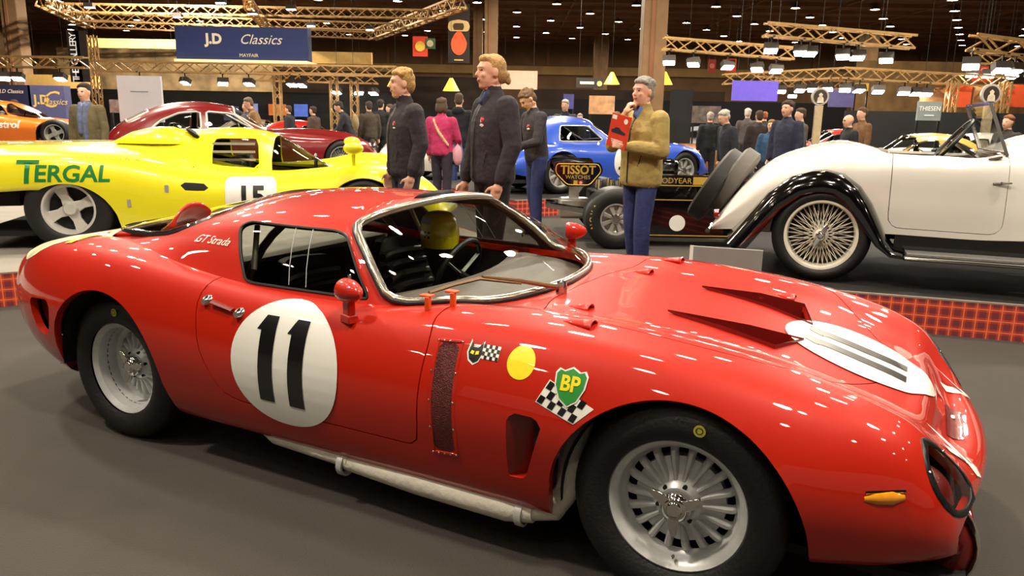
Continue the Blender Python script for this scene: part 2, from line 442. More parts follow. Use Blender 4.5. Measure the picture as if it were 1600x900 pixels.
# columns
def column(u, w, depth, label, top=8.3):
    p = at(u, 183, depth=depth); t = thing('hall_column', (p.x, depth, 0), 0, label, 'column', None)
    MB().box((0, 0, top/2), (w, w, top)).build('column_shaft', COLUMN, t, False, bevel=.03); MB().box((-w*.12, -w*.5-.02, top/2), (w*.16, .05, top)).build('cable_duct', BEAM, t, False); MB().box((0, 0, .5), (w*1.15, w*1.15, 1.0)).build('column_guard', COLUMN, t, False, bevel=.02)
column(1014, .72, 25, 'wide brown steel column behind the man in the olive jacket'); column(766, .62, 38, 'brown steel column beside the tall black drop banner'); column(746, .6, 52, 'slim brown column far behind the blond visitors'); column(1345, 1.1, 60, 'far dark column between the lighting trusses'); column(935, 1.2, 70, 'far brown column against the back wall')
column(40, .7, 34, 'pale brown column behind the dark blue corner board')
# trusses
def truss(a, b, label, s=.32, cat='truss', group=None, step=None):
    a = Vector(a); b = Vector(b); L = (b-a).length; sx, ux, d = frame(b-a); n = max(3, int(L/(step or s*1.3)))
    t = thing('lighting_truss', a, 0, label, cat, group); Z = Vector((0, 0, 0)); r = s*.09
    cs = [sx*(i*s/2)+ux*(j*s/2) for i, j in ((-1, -1), (1, -1), (1, 1), (-1, 1))]
    for c in cs: MB()._bar(c, c+d*L, r*2, r*2, 0).build('chord', TRUSS, t, False)
    mb = MB()
    for k in range(n):
        p, q = d*(L*k/n), d*(L*(k+1)/n)
        for i in range(4): mb._bar(cs[i]+p if k % 2 else cs[(i+1) % 4]+p, cs[(i+1) % 4]+q if k % 2 else cs[i]+q, r*1.2, r*1.2, 0)
    tag(mb.build('lattice', TRUSS, t, False), kind='stuff')
    if abs(d.z) < .5:
        for q in (.2, .8): e = a+d*L*q; MB().box(d*L*q+Vector((0, 0, (8.25-e.z)/2)), (.009, .009, 8.25-e.z)).build('suspension_wire', BLACK, t, False)
    return t
def spot(p, label, group, aim=(0, 0, -1), s=1.0, m=None, wire=True):
    t = thing('spot_lamp', p, 0, label, 'lamp', group); R = Vector(aim).to_track_quat('-Z', 'Y').to_matrix()
    MB().box((0, 0, .09*s), (.34*s, .22*s, .16*s), R=R).build('housing', mat('lamp_housing', '3a332c', .5, .3, noise=.1), t, False)
    f = MB().box(R @ Vector((0, 0, -.0)), (.30*s, .19*s, .03*s), R=R).build('lens', m or LAMPC, t, False); MB().box((0, 0, .24*s), (.03, .03, .2*s)).build('bracket', BLACK, t, False); zc = 8.25-t.location.z
    if not wire: MB().box((0, 0, .34), (.06, .36, .03)).build('clamp', BLACK, t, False)
    if wire: MB().box((0, 0, (zc+.2*s)/2), (.005, .005, zc-.2*s)).build('suspension_wire', BLACK, t, False)
ZT = 5.4
c1, c2, c3, c4 = at(140, 37, z=ZT), at(582, 56, z=ZT), at(722, 4, z=ZT), at(64, 0, z=ZT)
Lb = 'warm metal truss of the large frame above the blue hanging sign'
truss(c1, c2, 'long front truss of the frame right above the blue hanging sign'); truss(c2, c3, 'slanting truss of the large frame on its drop banner side', .4); truss(c4, c1, 'slanting truss of the large frame on its gallery banner side', .4)
for k, nm in ((.33, 'second cross truss of the frame above the blue hanging sign'), (.72, 'third cross truss of the frame above the blue hanging sign')): truss(c1.lerp(c4, k), c2.lerp(c3, k), nm)
truss(c1.lerp(c2, .62)+Vector((0, 0, -.05)), c4.lerp(c3, .5)+Vector((0, 0, -.05)), 'flat joining truss crossing the middle of the large frame', .3)
for k, (u, v) in enumerate(((140, 12), (278, 27), (486, 41), (578, 47), (455, 15), (395, 22), (345, 5))): spot(at(u, v, z=ZT-.3), 'small bright lamp under the large frame above the blue hanging sign', 'lamps under the large frame')
# right-hand hanging trusses with floodlights
for (u0, v0, u1, v1, d, lb, lamps) in (
    (1036, 68, 1240, 84, 22, 'short hanging truss with floodlights beside the wide brown column', ((1047, 84), (1085, 85), (1139, 87), (1185, 88), (1215, 90))),
    (1195, 46, 1427, 66, 20, 'long hanging truss with a row of white floodlights', ((1207, 67), (1254, 66), (1268, 71), (1320, 70), (1343, 75), (1388, 74))),
    (1518, 66, 1640, 82, 17, 'hanging truss with floodlights above the orange banner wall', ((1522, 82), (1570, 84), (1590, 88))),
    (1520, 91, 1640, 96, 24, 'lower hanging truss with floodlights above the round red emblem', ((1522, 99), (1548, 100), (1585, 102))),
    (-40, 96, 135, 98, 24, 'low truss with bright lamps beside the pale brown column', ((3, 95), (25, 97), (92, 104))),
    (150, 103, 620, 112, 26, 'long low truss with bare bulbs below the blue hanging sign', ((217, 109), (288, 111), (347, 111), (388, 114), (455, 117), (470, 117))),
    (400, 119, 590, 124, 28.2, 'second low truss with bulbs in front of the black partition', ((525, 120), (560, 122), (583, 124))),
    (1130, 124, 1315, 114, 26, 'arm of the yellow lit truss frame above the violet banner', ((1160, 131), (1205, 127), (1222, 135), (1252, 146), (1272, 138), (1296, 146))),
    (1315, 114, 1582, 129, 24, 'arm of the yellow lit truss frame above the grey name board', ((1323, 135), (1345, 137), (1375, 148), (1415, 141), (1434, 136), (1450, 132))),
    (1180, 126, 1330, 134, 30, 'rear truss of the yellow lit frame', ((1240, 138), (1310, 140)))):
    a, b = at(u0, v0, depth=d), at(u1, v1, depth=d); truss(a, b, lb, .3)
    for u, v in lamps: spot(a.lerp(b, (u-u0)/(u1-u0))-Vector((0, 0, .15+.345)), 'lamp head under '+lb, 'lamps of the '+lb, aim=(random.uniform(-.3, .3), -.45, -1), s=1.0, wire=False)
for (u, v0, v1, d, lb) in ((432, 116, 155, 26.5, 'upright truss leg nearest the orange lit picture'), (521, 122, 156, 26.5, 'upright truss leg between two others before the black partition'), (553, 124, 156, 26.5, 'upright truss leg nearest the blond visitors'), (1490, 126, 163, 23.5, 'upright truss leg between tan panel and round portrait emblem'), (1572, 128, 165, 23.5, 'upright truss leg between round portrait emblem and dark lettered board'), (143, 55, 150, 27, 'tall upright truss beside the black gallery banners')):
    truss(at(u, v0, depth=d), Vector((at(u, v0, depth=d).x, d, 0)), lb, .22)
# flat boards and banners
def board(name, u0, v0, u1, v1, d, m, label, cat='sign', text=(), thick=.06, yaw=0, legs=False):
    a, b = at(u0, v1, depth=d), at(u1, v0, depth=d); w, h = b.x-a.x, b.z-a.z; t = thing(name, ((a.x+b.x)/2, d, a.z), yaw, label, cat)
    MB().box((0, thick/2, h/2), (w, thick, h)).build('panel', m, t, False)
    for (s, x, z, sz, mm, kw) in text:
        if s[0] == '=': MB().box((x*w/2, -.003, z*h), (len(s)*sz*h*.6, .006, sz*h*.7)).build('print_line', mm, t, False)
        else: text_obj('lettering', s, sz*h, mm, (x*w/2, 0, z*h), (1, 0, 0), (0, 0, 1), t, .004, **kw)
    if legs:
        for sx in (-.45, .45): MB().box((w*sx, thick/2, -a.z/2), (.05, .05, a.z)).build('leg', BLACK, t, False)
    else:
        for sx in (-.4, .4): MB().box((w*sx, thick/2, (h+8.25-a.z)/2), (.008, .008, 8.25-a.z-h)).build('hanger', BLACK, t, False)
    return t, w, h
NAVY = mat('navy_sign', '2a3c78', .6, noise=.06); CREAMT = mat('cream_lettering', 'ead9b8', .5, noise=.04, emit=.25); PURP = mat('purple_banner', '5a54a8', .6, noise=.06); GOLD = mat('gold_lettering', 'd8b868', .45, noise=.05, emit=.15)
t, w, h = board('hanging_sign', 276, 44, 480, 92, 27, NAVY, 'blue hanging sign with white script lettering under the truss frame', 'sign', (('J.D', -.42, .62, .42, CREAMT, dict(bold=.02)), ('Classics', .28, .62, .42, CREAMT, dict(shear=.4)), ('MAYFAIR', .1, .14, .15, CREAMT, {})), .5)
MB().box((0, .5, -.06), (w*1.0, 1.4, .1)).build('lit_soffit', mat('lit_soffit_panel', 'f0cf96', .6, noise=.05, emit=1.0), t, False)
board('corner_board', -30, 133, 46, 200, 20, mat('dark_navy_board', '26264a', .6, noise=.08), 'dark navy corner board with small cream lettering', 'board', (('J.D Classics', .3, .85, .12, CREAMT, dict(shear=.3)),), .3, legs=True)
board('corner_board', 50, 134, 99, 200, 20, mat('slate_blue_board', '565a86', .6, noise=.08), 'slate blue board with tall gold script beside the navy board', 'board', (('J.D', -.3, .66, .3, GOLD, dict(bold=.01)), ('C', .1, .66, .55, GOLD, dict(shear=.35)), ('lassics', .55, .62, .2, GOLD, dict(shear=.35))), .3, legs=True)
MB2 = board('info_board', 188, 119, 250, 190, 17, mat('white_board', 'dcdce4', .5, noise=.02), 'white information board standing behind the dark red coupe', 'board', (('='*22, 0, .66, .03, mat('grey_text', '8a8a98', .5, noise=.05), {}),), .08, legs=True)
board('photo_board', 172, 156, 206, 176, 18, mat('grey_photo_print', '7a7272', .6, noise=.5, nscale=9), 'small grey photo board beside the white information board', 'board', legs=True)
board('drop_banner', 700, 6, 734, 98, 36, mat('black_banner_cloth', '2a211c', .8, noise=.1), 'tall black drop banner with yellow crest and red drop', 'banner', (('='*11, 0, .94, .04, GOLD, {}), ('='*9, 0, .05, .03, GOLD, {})), .04)
db = [o for o in bpy.data.objects if o.name.startswith('drop_banner')][-1]; hb = at(700, 6, depth=36).z-at(700, 98, depth=36).z
MB().prism(rpoly([(-.42, -.2), (.42, -.2), (.5, 0), (.42, .22), (0, .3), (-.42, .22), (-.5, 0)], .1), (0, -.01, hb*.62), (1, 0, 0), (0, 0, 1), (0, -.02, 0)).build('crest', mat('crest_cream', 'd8b878', .6, noise=.08), db, False)
MB().prism(rpoly([(-.2, -.14), (.2, -.14), (.24, 0), (.2, .14), (-.2, .14), (-.24, 0)], .05), (0, -.04, hb*.62), (1, 0, 0), (0, 0, 1), (0, -.01, 0)).build('crest_core', mat('crest_brown', '4a3420', .6, noise=.08), db, False)
MB().prism([(.36*math.sin(a)*(1-.35*max(0, math.cos(a))), .52*math.cos(a)) for a in np.linspace(0, 2*PI, 25)[:-1]], (0, -.01, hb*.34), (1, 0, 0), (0, 0, 1), (0, -.02, 0)).build('red_drop', mat('drop_red', 'e0532a', .6, noise=.06, emit=.3), db, False)
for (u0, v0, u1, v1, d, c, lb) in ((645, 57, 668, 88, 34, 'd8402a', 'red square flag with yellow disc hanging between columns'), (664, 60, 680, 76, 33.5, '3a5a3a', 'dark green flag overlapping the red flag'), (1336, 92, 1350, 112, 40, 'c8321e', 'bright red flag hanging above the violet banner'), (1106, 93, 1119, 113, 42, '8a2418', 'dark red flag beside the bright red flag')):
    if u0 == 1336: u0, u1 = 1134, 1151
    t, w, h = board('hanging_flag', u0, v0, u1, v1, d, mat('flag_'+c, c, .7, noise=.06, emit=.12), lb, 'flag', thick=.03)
    MB().lathe([(0, -.03), (min(w, h)*.33, -.03), (min(w, h)*.33, 0)], 20, (0, 0, h/2)).build('flag_disc', mat('flag_disc_'+c, {'d8402a': 'f0c84a', '3a5a3a': 'c8b890', 'c8321e': 'e88a6a', '8a2418': 'b86a50'}[c], .7, noise=.06), t)
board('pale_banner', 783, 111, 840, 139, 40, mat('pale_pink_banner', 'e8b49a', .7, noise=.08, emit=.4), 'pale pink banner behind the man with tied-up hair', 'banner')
board('name_board', 900, 122, 943, 137, 34, mat('black_name_board', '1c1814', .6, noise=.1), 'black name board with yellow disc on the dark stand', 'sign', (('='*7, -.2, .5, .34, CREAMT, {}), ('o', .72, .5, .8, GOLD, dict(bold=.03))))
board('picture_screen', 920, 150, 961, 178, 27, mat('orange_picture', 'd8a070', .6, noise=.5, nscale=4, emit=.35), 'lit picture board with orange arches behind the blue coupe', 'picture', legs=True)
board('photo_wall', 1081, 166, 1127, 192, 26, mat('photo_wall_print', '6a6058', .6, noise=.6, nscale=5), 'grey photo wall panel on the black partition', 'picture', legs=True)
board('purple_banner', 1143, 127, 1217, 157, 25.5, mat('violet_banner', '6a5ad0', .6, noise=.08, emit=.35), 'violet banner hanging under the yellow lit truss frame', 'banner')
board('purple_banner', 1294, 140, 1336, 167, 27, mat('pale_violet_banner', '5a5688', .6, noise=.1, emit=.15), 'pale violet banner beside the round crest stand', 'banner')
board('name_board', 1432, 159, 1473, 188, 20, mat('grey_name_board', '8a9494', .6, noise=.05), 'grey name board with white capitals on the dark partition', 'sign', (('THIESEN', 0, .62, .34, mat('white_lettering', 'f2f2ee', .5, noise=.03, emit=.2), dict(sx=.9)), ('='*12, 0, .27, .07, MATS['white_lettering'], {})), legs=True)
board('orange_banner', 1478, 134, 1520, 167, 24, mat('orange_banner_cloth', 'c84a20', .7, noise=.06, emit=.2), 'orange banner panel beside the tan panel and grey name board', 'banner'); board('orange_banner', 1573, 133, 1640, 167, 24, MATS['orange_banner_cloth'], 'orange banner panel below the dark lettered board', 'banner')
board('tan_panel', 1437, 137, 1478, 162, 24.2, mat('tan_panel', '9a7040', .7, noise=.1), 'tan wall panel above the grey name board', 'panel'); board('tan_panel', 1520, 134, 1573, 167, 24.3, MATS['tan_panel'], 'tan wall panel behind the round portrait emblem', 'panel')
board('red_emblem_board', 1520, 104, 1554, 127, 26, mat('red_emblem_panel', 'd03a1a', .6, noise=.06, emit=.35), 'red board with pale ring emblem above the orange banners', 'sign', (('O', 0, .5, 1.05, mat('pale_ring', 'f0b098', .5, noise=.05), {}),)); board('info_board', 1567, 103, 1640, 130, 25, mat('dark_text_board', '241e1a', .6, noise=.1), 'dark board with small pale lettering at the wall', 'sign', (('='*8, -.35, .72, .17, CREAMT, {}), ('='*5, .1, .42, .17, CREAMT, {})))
for (u, v, r, d, lb, lo) in ((1549, 147, 15, 22, 'round portrait emblem board behind the white roadster', 165), (1282, 151, 13, 24, 'round crest on a pale stand behind the young man', 190)):
    p = at(u, v, depth=d); R = r*d/FPX; t = thing('round_emblem', (p.x, d, 0), 0, lb, 'sign')
    MB().lathe([(0, 0), (R, 0), (R, .08), (0, .08)], 32, (0, 0, p.z)).build('disc', mat('emblem_grey', 'a8a49a', .5, noise=.1), t); MB().lathe([(0, -.01), (R*.8, -.01), (R*.8, 0)], 28, (0, 0, p.z)).build('disc_face', mat('emblem_dark', '3a3028', .5, noise=.3, nscale=6), t)
    MB().prism([(-.5, -.9), (.5, -.9), (.42, -.2), (.2, .0), (.3, .3), (0, .55), (-.3, .3), (-.2, .0), (-.42, -.2)], (0, -.02, p.z), (R*.8, 0, 0), (0, 0, R*.8), (0, -.01, 0)).build('portrait', mat('emblem_pale', 'c8bca8', .5, noise=.2, nscale=8), t, False)
    MB().box((0, .04, (p.z-R)/2), (R*.9, .08, p.z-R)).build('stand', mat('emblem_stand', 'b8a684', .5, noise=.08), t, False)
# gallery banners
for k, (u, s, c) in enumerate(((117, 'GALLERY', '17130f'), (128, '', '241c16'))):
    t, w, h = board('gallery_banner', u-6, 48, u+5, 128, 25, mat('gallery_cloth_%d' % k, c, .8, noise=.1), ('black vertical banner with white lettering beside tall truss', 'dark narrow banner beside the lettered gallery banner')[k], 'banner', thick=.03)
    if s:
        for i, ch in enumerate('THE '+s): text_obj('lettering', ch, .3, MATS['white_lettering'], (0, 0, h*(.06+.085*i)), (0, 0, 1), (-1, 0, 0), t, .004)
# partitions
def partition(u0, u1, d, z, label, m=None, thick=.12):
    a, b = at(u0, 183, depth=d), at(u1, 183, depth=d); o = MB().box(((a.x+b.x)/2, d, z/2), (b.x-a.x, thick, z)).build('partition_wall', m or PARTB, None, False); tag(o, label, 'partition')
partition(95, 620, 29, 2.15, 'long black partition behind the dark red coupe'); partition(885, 1320, 29.5, 2.1, 'black partition behind the blue coupe'); partition(1320, 1700, 22.5, 1.75, 'dark partition carrying the grey name board'); partition(640, 885, 33, 1.75, 'black partition behind the blond visitors')
partition(-60, 110, 26, 1.9, 'black partition behind the dark blue corner board'); partition(1046, 1080, 24, 2.3, 'narrow black partition panel beside the photo wall')
partition(820, 1130, 48, 3.1, 'far brown stand wall below the beige wall band', mat('far_stand_brown', '3a2a1e', .8, noise=.3, nscale=.8)); partition(100, 430, 40, 4.4, 'far cluttered beige stand wall under the blue sign', mat('far_stand_beige', 'b09468', .8, noise=.6, nscale=1.2)); partition(430, 760, 46, 3.6, 'far dark stand wall behind the low trusses', mat('far_stand_dark', '35281e', .8, noise=.4, nscale=1)); partition(1330, 1640, 42, 4.6, 'far ribbed brown stand wall behind the red ring emblem', mat('far_stand_tan', '8a6a40', .8, noise=.3, nscale=1.5))
for (u0, v0, u1, v1, d, lb) in ((380, 82, 580, 97, 32, 'yellowish fascia beam between blue hanging sign and red flag'), (130, 62, 280, 74, 33, 'yellowish fascia beam between gallery banner and blue hanging sign'), (45, 118, 150, 140, 31, 'cream fascia board above the black partition at the corner board')):
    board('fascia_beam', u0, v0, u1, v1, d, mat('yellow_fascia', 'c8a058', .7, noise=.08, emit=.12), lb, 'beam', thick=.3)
for k, (u0, v0, u1, v1, c) in enumerate(((381, 162, 402, 185, '8088b8'), (420, 163, 446, 180, 'c06a30'), (460, 163, 480, 182, '4a6ac8'), (350, 166, 372, 188, '3a4060'), (1336, 130, 1358, 142, 'c8a040'), (880, 147, 897, 170, '4a4a80'))):
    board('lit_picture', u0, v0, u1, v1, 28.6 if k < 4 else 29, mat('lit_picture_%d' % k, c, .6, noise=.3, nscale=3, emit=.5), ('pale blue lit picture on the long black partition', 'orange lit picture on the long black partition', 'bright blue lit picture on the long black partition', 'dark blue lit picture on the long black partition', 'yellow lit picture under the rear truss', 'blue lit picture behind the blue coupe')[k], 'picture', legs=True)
for (u, v, d, lb) in ((618, 130, 30, 'yellow conical shade lamp above the long black coat visitor'), (956, 127, 32, 'yellow conical shade lamp beside the black name board'), (1038, 127, 30, 'yellow conical shade lamp beside the wide brown column'), (705, 137, 30, 'warm shade lamp between the two blond visitors')):
    p = at(u, v, depth=d); t = thing('shade_lamp', p, 0, lb, 'lamp'); MB().lathe([(.06, .35), (.32, -.12), (.30, -.12), (.05, .33)], 16, axis='Z').build('lamp_shade', mat('glowing_yellow_shade', 'e0b040', .5, emit=1.4, noise=.05), t); MB().ell((0, 0, -.02), (.08, .08, .08), 10, 6).build('bulb', LAMPY, t); zc = 8.25-p.z; MB().box((0, 0, (zc+.34)/2), (.012, .012, zc-.34)).build('cord', BLACK, t, False)
# ---------------------------------------------------------------- shared car builders
def loft(tab, bow, ns=200, nt=36):
    """body surface from longitudinal feature curves; tab rows: (s, z_centre, (w,z), (w,z) ...)"""
    S = [r[0] for r in tab]; K = len(tab[0])-1
    W = [[0]*len(tab)]+[[r[2+k][0] for r in tab] for k in range(K-1)]; Z = [[r[1] for r in tab]]+[[r[2+k][1] for r in tab] for k in range(K-1)]
    wf = [spl(S, w) for w in W]; zf = [spl(S, z) for z in Z]; bf = spl([b[0] for b in bow], [b[1] for b in bow])
    Wm, Zm = np.array(W).T, np.array(Z).T
    t = np.concatenate([[0], np.cumsum(np.mean(np.hypot(np.diff(Wm, axis=1), np.diff(Zm, axis=1)), 0))])
    tt = np.concatenate([np.linspace(t[k], t[k+1], max(2, int(round(nt*(t[k+1]-t[k])/t[-1])))+1)[:-1] for k in range(len(t)-1)]+[[t[-1]]])
    ss = np.linspace(max(S), min(S), ns); tm = np.concatenate([-t[:0:-1], t]); V = []; n = 2*len(tt)-1
    for s in ss:
        w = np.array([f(s) for f in wf]); z = np.array([f(s) for f in zf])
        we = spl(tm, np.concatenate([-w[:0:-1], w]))(tt); ze = spl(tm, np.concatenate([z[:0:-1], z]))(tt); b = float(bf(s))
        for j in range(len(tt)-1, 0, -1): V.append((s+b*we[j]**2, -we[j], ze[j]))
        for j in range(len(tt)): V.append((s+b*we[j]**2, we[j], ze[j]))
    F = [(i*n+j, (i+1)*n+j, (i+1)*n+j+1, i*n+j+1) for i in range(ns-1) for j in range(n-1)]
    F += [tuple(range(n)), tuple((ns-1)*n+j for j in range(n-1, -1, -1))]
    return Surf(V, F)
def arch(cx, cz, r, lean=0):
    """wheel opening: a circle running down to the sill"""
    def f(V, A=None):
        x, y, z = V[:, 0], V[:, 1], V[:, 2]; zz = np.maximum(z, -9); dz = np.where(zz < cz, 0, zz-cz); dx = x-cx
        dx = np.where(zz < cz, np.abs(dx)-lean*(cz-zz), np.abs(dx))
        return np.where(np.abs(y) > .35, np.hypot(np.maximum(dx, 0), dz)-r, 1)
    return f
def xz(sd, ymin=.3, side=0):
    return lambda V, A=None: np.where((np.abs(V[:, 1]) > ymin) & ((V[:, 1]*side > 0) if side else True), sd(V[:, 0], V[:, 2]), 1)
def xy(sd, zmin=-9, zmax=9): return lambda V, A=None: np.where((V[:, 2] > zmin) & (V[:, 2] < zmax), sd(V[:, 0], V[:, 1]), 1)
def tyre_prof(R, rr, y0, y1, n=5):
    """tyre cross-section (radius, y), y0 outer side < y1"""
    b = .012; p = [(rr, y0+.012), (rr+.02, y0-b*.3), ((R+rr)/2, y0-b), (R-.03, y0), (R-.008, y0+.016), (R, y0+.035), (R, (y0+y1)/2)]
    q = [(R, y1-.035), (R-.008, y1-.016), (R-.03, y1), ((R+rr)/2, y1+b), (rr, y1-.012)]
    return p+q
def tyre(name, R, rr, y0, y1, parent, m=None, n=56):
    return MB().lathe(tyre_prof(R, rr, y0, y1), n).build(name, m or RUBBER, parent, angle=60)
def spinner(parent, y, r, ears=3, rot=.3, m=None, name='knock_off_nut', ear=.085):
    mb = MB().lathe([(.0, -.030), (r*.45, -.030), (r*.5, -.026), (r*.7, -.024), (r*.78, -.018), (r, -.012), (r, .02)], 28, (0, y, 0))
    for k in range(ears):
        a = rot+2*PI*k/ears; ux = Vector((math.cos(a), 0, math.sin(a))); uy = Vector((-math.sin(a), 0, math.cos(a)))
        mb.prism([(r*.6, -.016), (ear*.6, -.017), (ear, -.006), (ear*.98, .010), (ear*.6, .014), (r*.6, .016)], Vector((0, y-.022, 0)), ux, uy, (0, .012, 0))
    return mb.build(name, m or CHROME, parent, bevel=.002)

# ---------------------------------------------------------------- red coupe (hero)
RED = mat('racing_red_paint', 'b81d05', .5, spec=.2, coat=1, noise=.03, nscale=3, coat_rough=.02)
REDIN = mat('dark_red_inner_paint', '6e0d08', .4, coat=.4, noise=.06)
def hero():
    root = thing('sports_coupe', (.8546, 2.7557, 0), -.4849, 'low red racing coupe with white number 11 roundels and alloy wheels', 'car')
    tab = [
     (.80, .405, (.22, .405), (.42, .402), (.55, .395), (.62, .38), (.66, .352), (.655, .315), (.62, .285), (.40, .28)),
     (.765, .428, (.22, .430), (.42, .442), (.56, .465), (.66, .452), (.71, .405), (.71, .335), (.66, .278), (.45, .255)),
     (.70, .432, (.22, .438), (.43, .488), (.58, .552), (.69, .535), (.755, .448), (.757, .35), (.705, .27), (.50, .238)),
     (.665, .468, (.22, .472), (.43, .520), (.59, .588), (.705, .566), (.775, .462), (.776, .352), (.725, .265), (.51, .232)),
     (.63, .532, (.22, .534), (.432, .556), (.595, .612), (.715, .588), (.79, .472), (.792, .355), (.74, .26), (.53, .225)),
     (.56, .566, (.22, .568), (.437, .586), (.602, .642), (.73, .615), (.815, .488), (.817, .36), (.762, .255), (.55, .22)),
     (.40, .621, (.22, .624), (.447, .640), (.612, .685), (.75, .655), (.85, .508), (.852, .36), (.795, .245), (.6, .20)),
     (.20, .677, (.22, .680), (.457, .694), (.616, .722), (.762, .690), (.87, .522), (.868, .36), (.81, .235), (.62, .19)),
     (.0, .714, (.22, .716), (.462, .726), (.617, .748), (.767, .715), (.876, .53), (.872, .36), (.815, .215), (.64, .18)),
     (-.25, .737, (.22, .739), (.465, .746), (.615, .769), (.768, .735), (.877, .54), (.872, .36), (.815, .20), (.65, .18)),
     (-.5, .745, (.22, .746), (.47, .753), (.615, .780), (.768, .742), (.874, .545), (.868, .36), (.812, .192), (.65, .18)),
     (-.8, .738, (.22, .739), (.48, .747), (.625, .768), (.77, .735), (.87, .548), (.866, .36), (.81, .19), (.65, .18)),
     (-1.15, .72, (.22, .722), (.5, .735), (.66, .750), (.78, .724), (.868, .548), (.866, .36), (.808, .19), (.65, .18)),
     (-1.6, .72, (.22, .722), (.5, .735), (.68, .754), (.79, .730), (.868, .55), (.866, .36), (.808, .192), (.65, .18)),
     (-2.0, .72, (.22, .725), (.5, .755), (.68, .786), (.80, .762), (.876, .565), (.868, .37), (.81, .195), (.65, .18)),
     (-2.4, .74, (.22, .75), (.5, .80), (.66, .833), (.80, .803), (.892, .60), (.88, .38), (.81, .21), (.65, .19)),
     (-2.75, .79, (.22, .795), (.48, .82), (.64, .838), (.785, .802), (.882, .605), (.872, .39), (.80, .235), (.65, .21)),
     (-3.05, .805, (.22, .805), (.46, .812), (.615, .812), (.75, .775), (.842, .60), (.835, .41), (.77, .275), (.62, .24)),
     (-3.3, .772, (.22, .771), (.44, .770), (.59, .760), (.70, .722), (.775, .595), (.77, .43), (.72, .33), (.6, .29)),
     (-3.46, .735, (.22, .733), (.43, .728), (.56, .714), (.65, .68), (.705, .580), (.70, .46), (.66, .385), (.55, .35)),
     (-3.5, .70, (.22, .698), (.42, .692), (.54, .678), (.62, .65), (.66, .57), (.655, .48), (.62, .415), (.52, .38))]
    S = loft(tab, [(.8, -.20), (.6, -.16), (.35, -.06), (.1, 0), (-2.6, 0), (-3.1, .12), (-3.5, .32)], 230, 40)
    fr = (-.005, .268); rr = (-2.45, .33)
    S.split(arch(fr[0], fr[1], .375, .1), 'hole'); S.split(arch(rr[0], rr[1], .342, .25), 'hole')
    # cabin opening in plan (greenhouse foot)
    B = [(-.69, 0), (-.735, .32), (-.85, .56), (-1.09, .70), (-1.4, .732), (-1.75, .738), (-2.0, .73), (-2.3, .70), (-2.65, .63), (-2.98, .54), (-3.11, .28), (-3.14, 0)]
    bx = spl(np.arange(12), [b[0] for b in B]); bw = spl(np.arange(12), [b[1] for b in B]); uu = np.linspace(0, 11, 300)
    foot = [(float(bx(u)), float(bw(u))) for u in uu]
    inner = [(x*.985-.03, w*.95) for x, w in foot]
    S.split(xy(sdpoly(inner+[(x, -w) for x, w in inner[::-1]]), .6), 'hole')
    # panels
    door = sdpoly(rpoly([(-.852, .334), (-.842, .60), (-.835, .70), (-.90, .83), (-1.83, .86), (-1.90, .70), (-1.865, .52), (-1.77, .36), (-1.68, .334)], .05))
    S.split(xz(lambda a, b: door(a, b)-.0025, .6), 'gap'); S.split(xz(lambda a, b: door(a, b)+.0025, .6), 'door', ('gap',)); 
    hood = sdpoly(rpoly([(-.66, .0), (-.645, .30), (-.55, .605), (0, .628), (.22, .612), (.36, .44), (.47, .23), (.50, 0), (.47, -.23), (.36, -.44), (.22, -.612), (0, -.628), (-.55, -.605), (-.645, -.30)], .05))
    S.split(xy(lambda a, b: hood(a, b)-.002, .55), 'gap2'); S.split(xy(lambda a, b: hood(a, b)+.002, .55), 'hood', ('gap2',)); 
    ducts = []
    for sg in (-1, 1):
        dp = [(-.22, sg*.235), (.05, sg*.175), (.225, sg*.115), (.165, sg*.33), (.0, sg*.30)]
        dsd = sdpoly(dp); S.split(xy(dsd, .55), 'duct', ('hood',)); ducts.append(dp)
    LP = np.array([(.600, .625, .590), (.603, .645, .575), (.614, .684, .543), (.632, .702, .501), (.655, .704, .464), (.683, .685, .426), (.711, .645, .396), (.737, .575, .388), (.753, .505, .402), (.745, .475, .440), (.703, .505, .505), (.664, .545, .552), (.625, .595, .588)])
    lo = LP.mean(0); le = np.array([.10, -.22, -.05]); le = le/np.linalg.norm(le); ln = np.array([.83, .27, .49]); ln = ln-le*(ln@le); ln = ln/np.linalg.norm(ln); l2 = np.cross(ln, le)
    lamp = sdpoly([((q-lo)@le, (q-lo)@l2) for q in LP], .002)
    def lampf(V, A=None):
        Q = np.stack([V[:, 0], np.abs(V[:, 1]), V[:, 2]], 1)-lo; return np.where((np.abs(Q@ln) < .13) & (V[:, 0] > .5), lamp(Q@le, Q@l2), 1)
    S.split(lampf, 'lamprim', ('body',)); S.split(lambda V, A=None: lampf(V)+.02, 'lampglass', ('lamprim',))
    S.split(xz(sdpoly(rpoly([(-.515, .528), (-.392, .526), (-.400, .49), (-.455, .312), (-.516, .308)], .012)), .6), 'outlet')
    S.split(xz(sdpoly(rpoly([(-2.985, .575), (-2.80, .59), (-2.782, .57), (-2.80, .47), (-2.845, .415), (-2.93, .425), (-2.97, .50)], .015)), .5), 'tailvent')
    S.split(xz(sdpoly(rpoly([(-.80, .69), (-.718, .695), (-.704, .342), (-.789, .335)], .008)), .6), 'grille')
    S.drop('hole'); whole = (list(S.V), list(S.F))
    for t in ('gap', 'gap2'): S.drop(t)
    body = S.build(('body',), 'body_shell', RED, root, flange=.03)
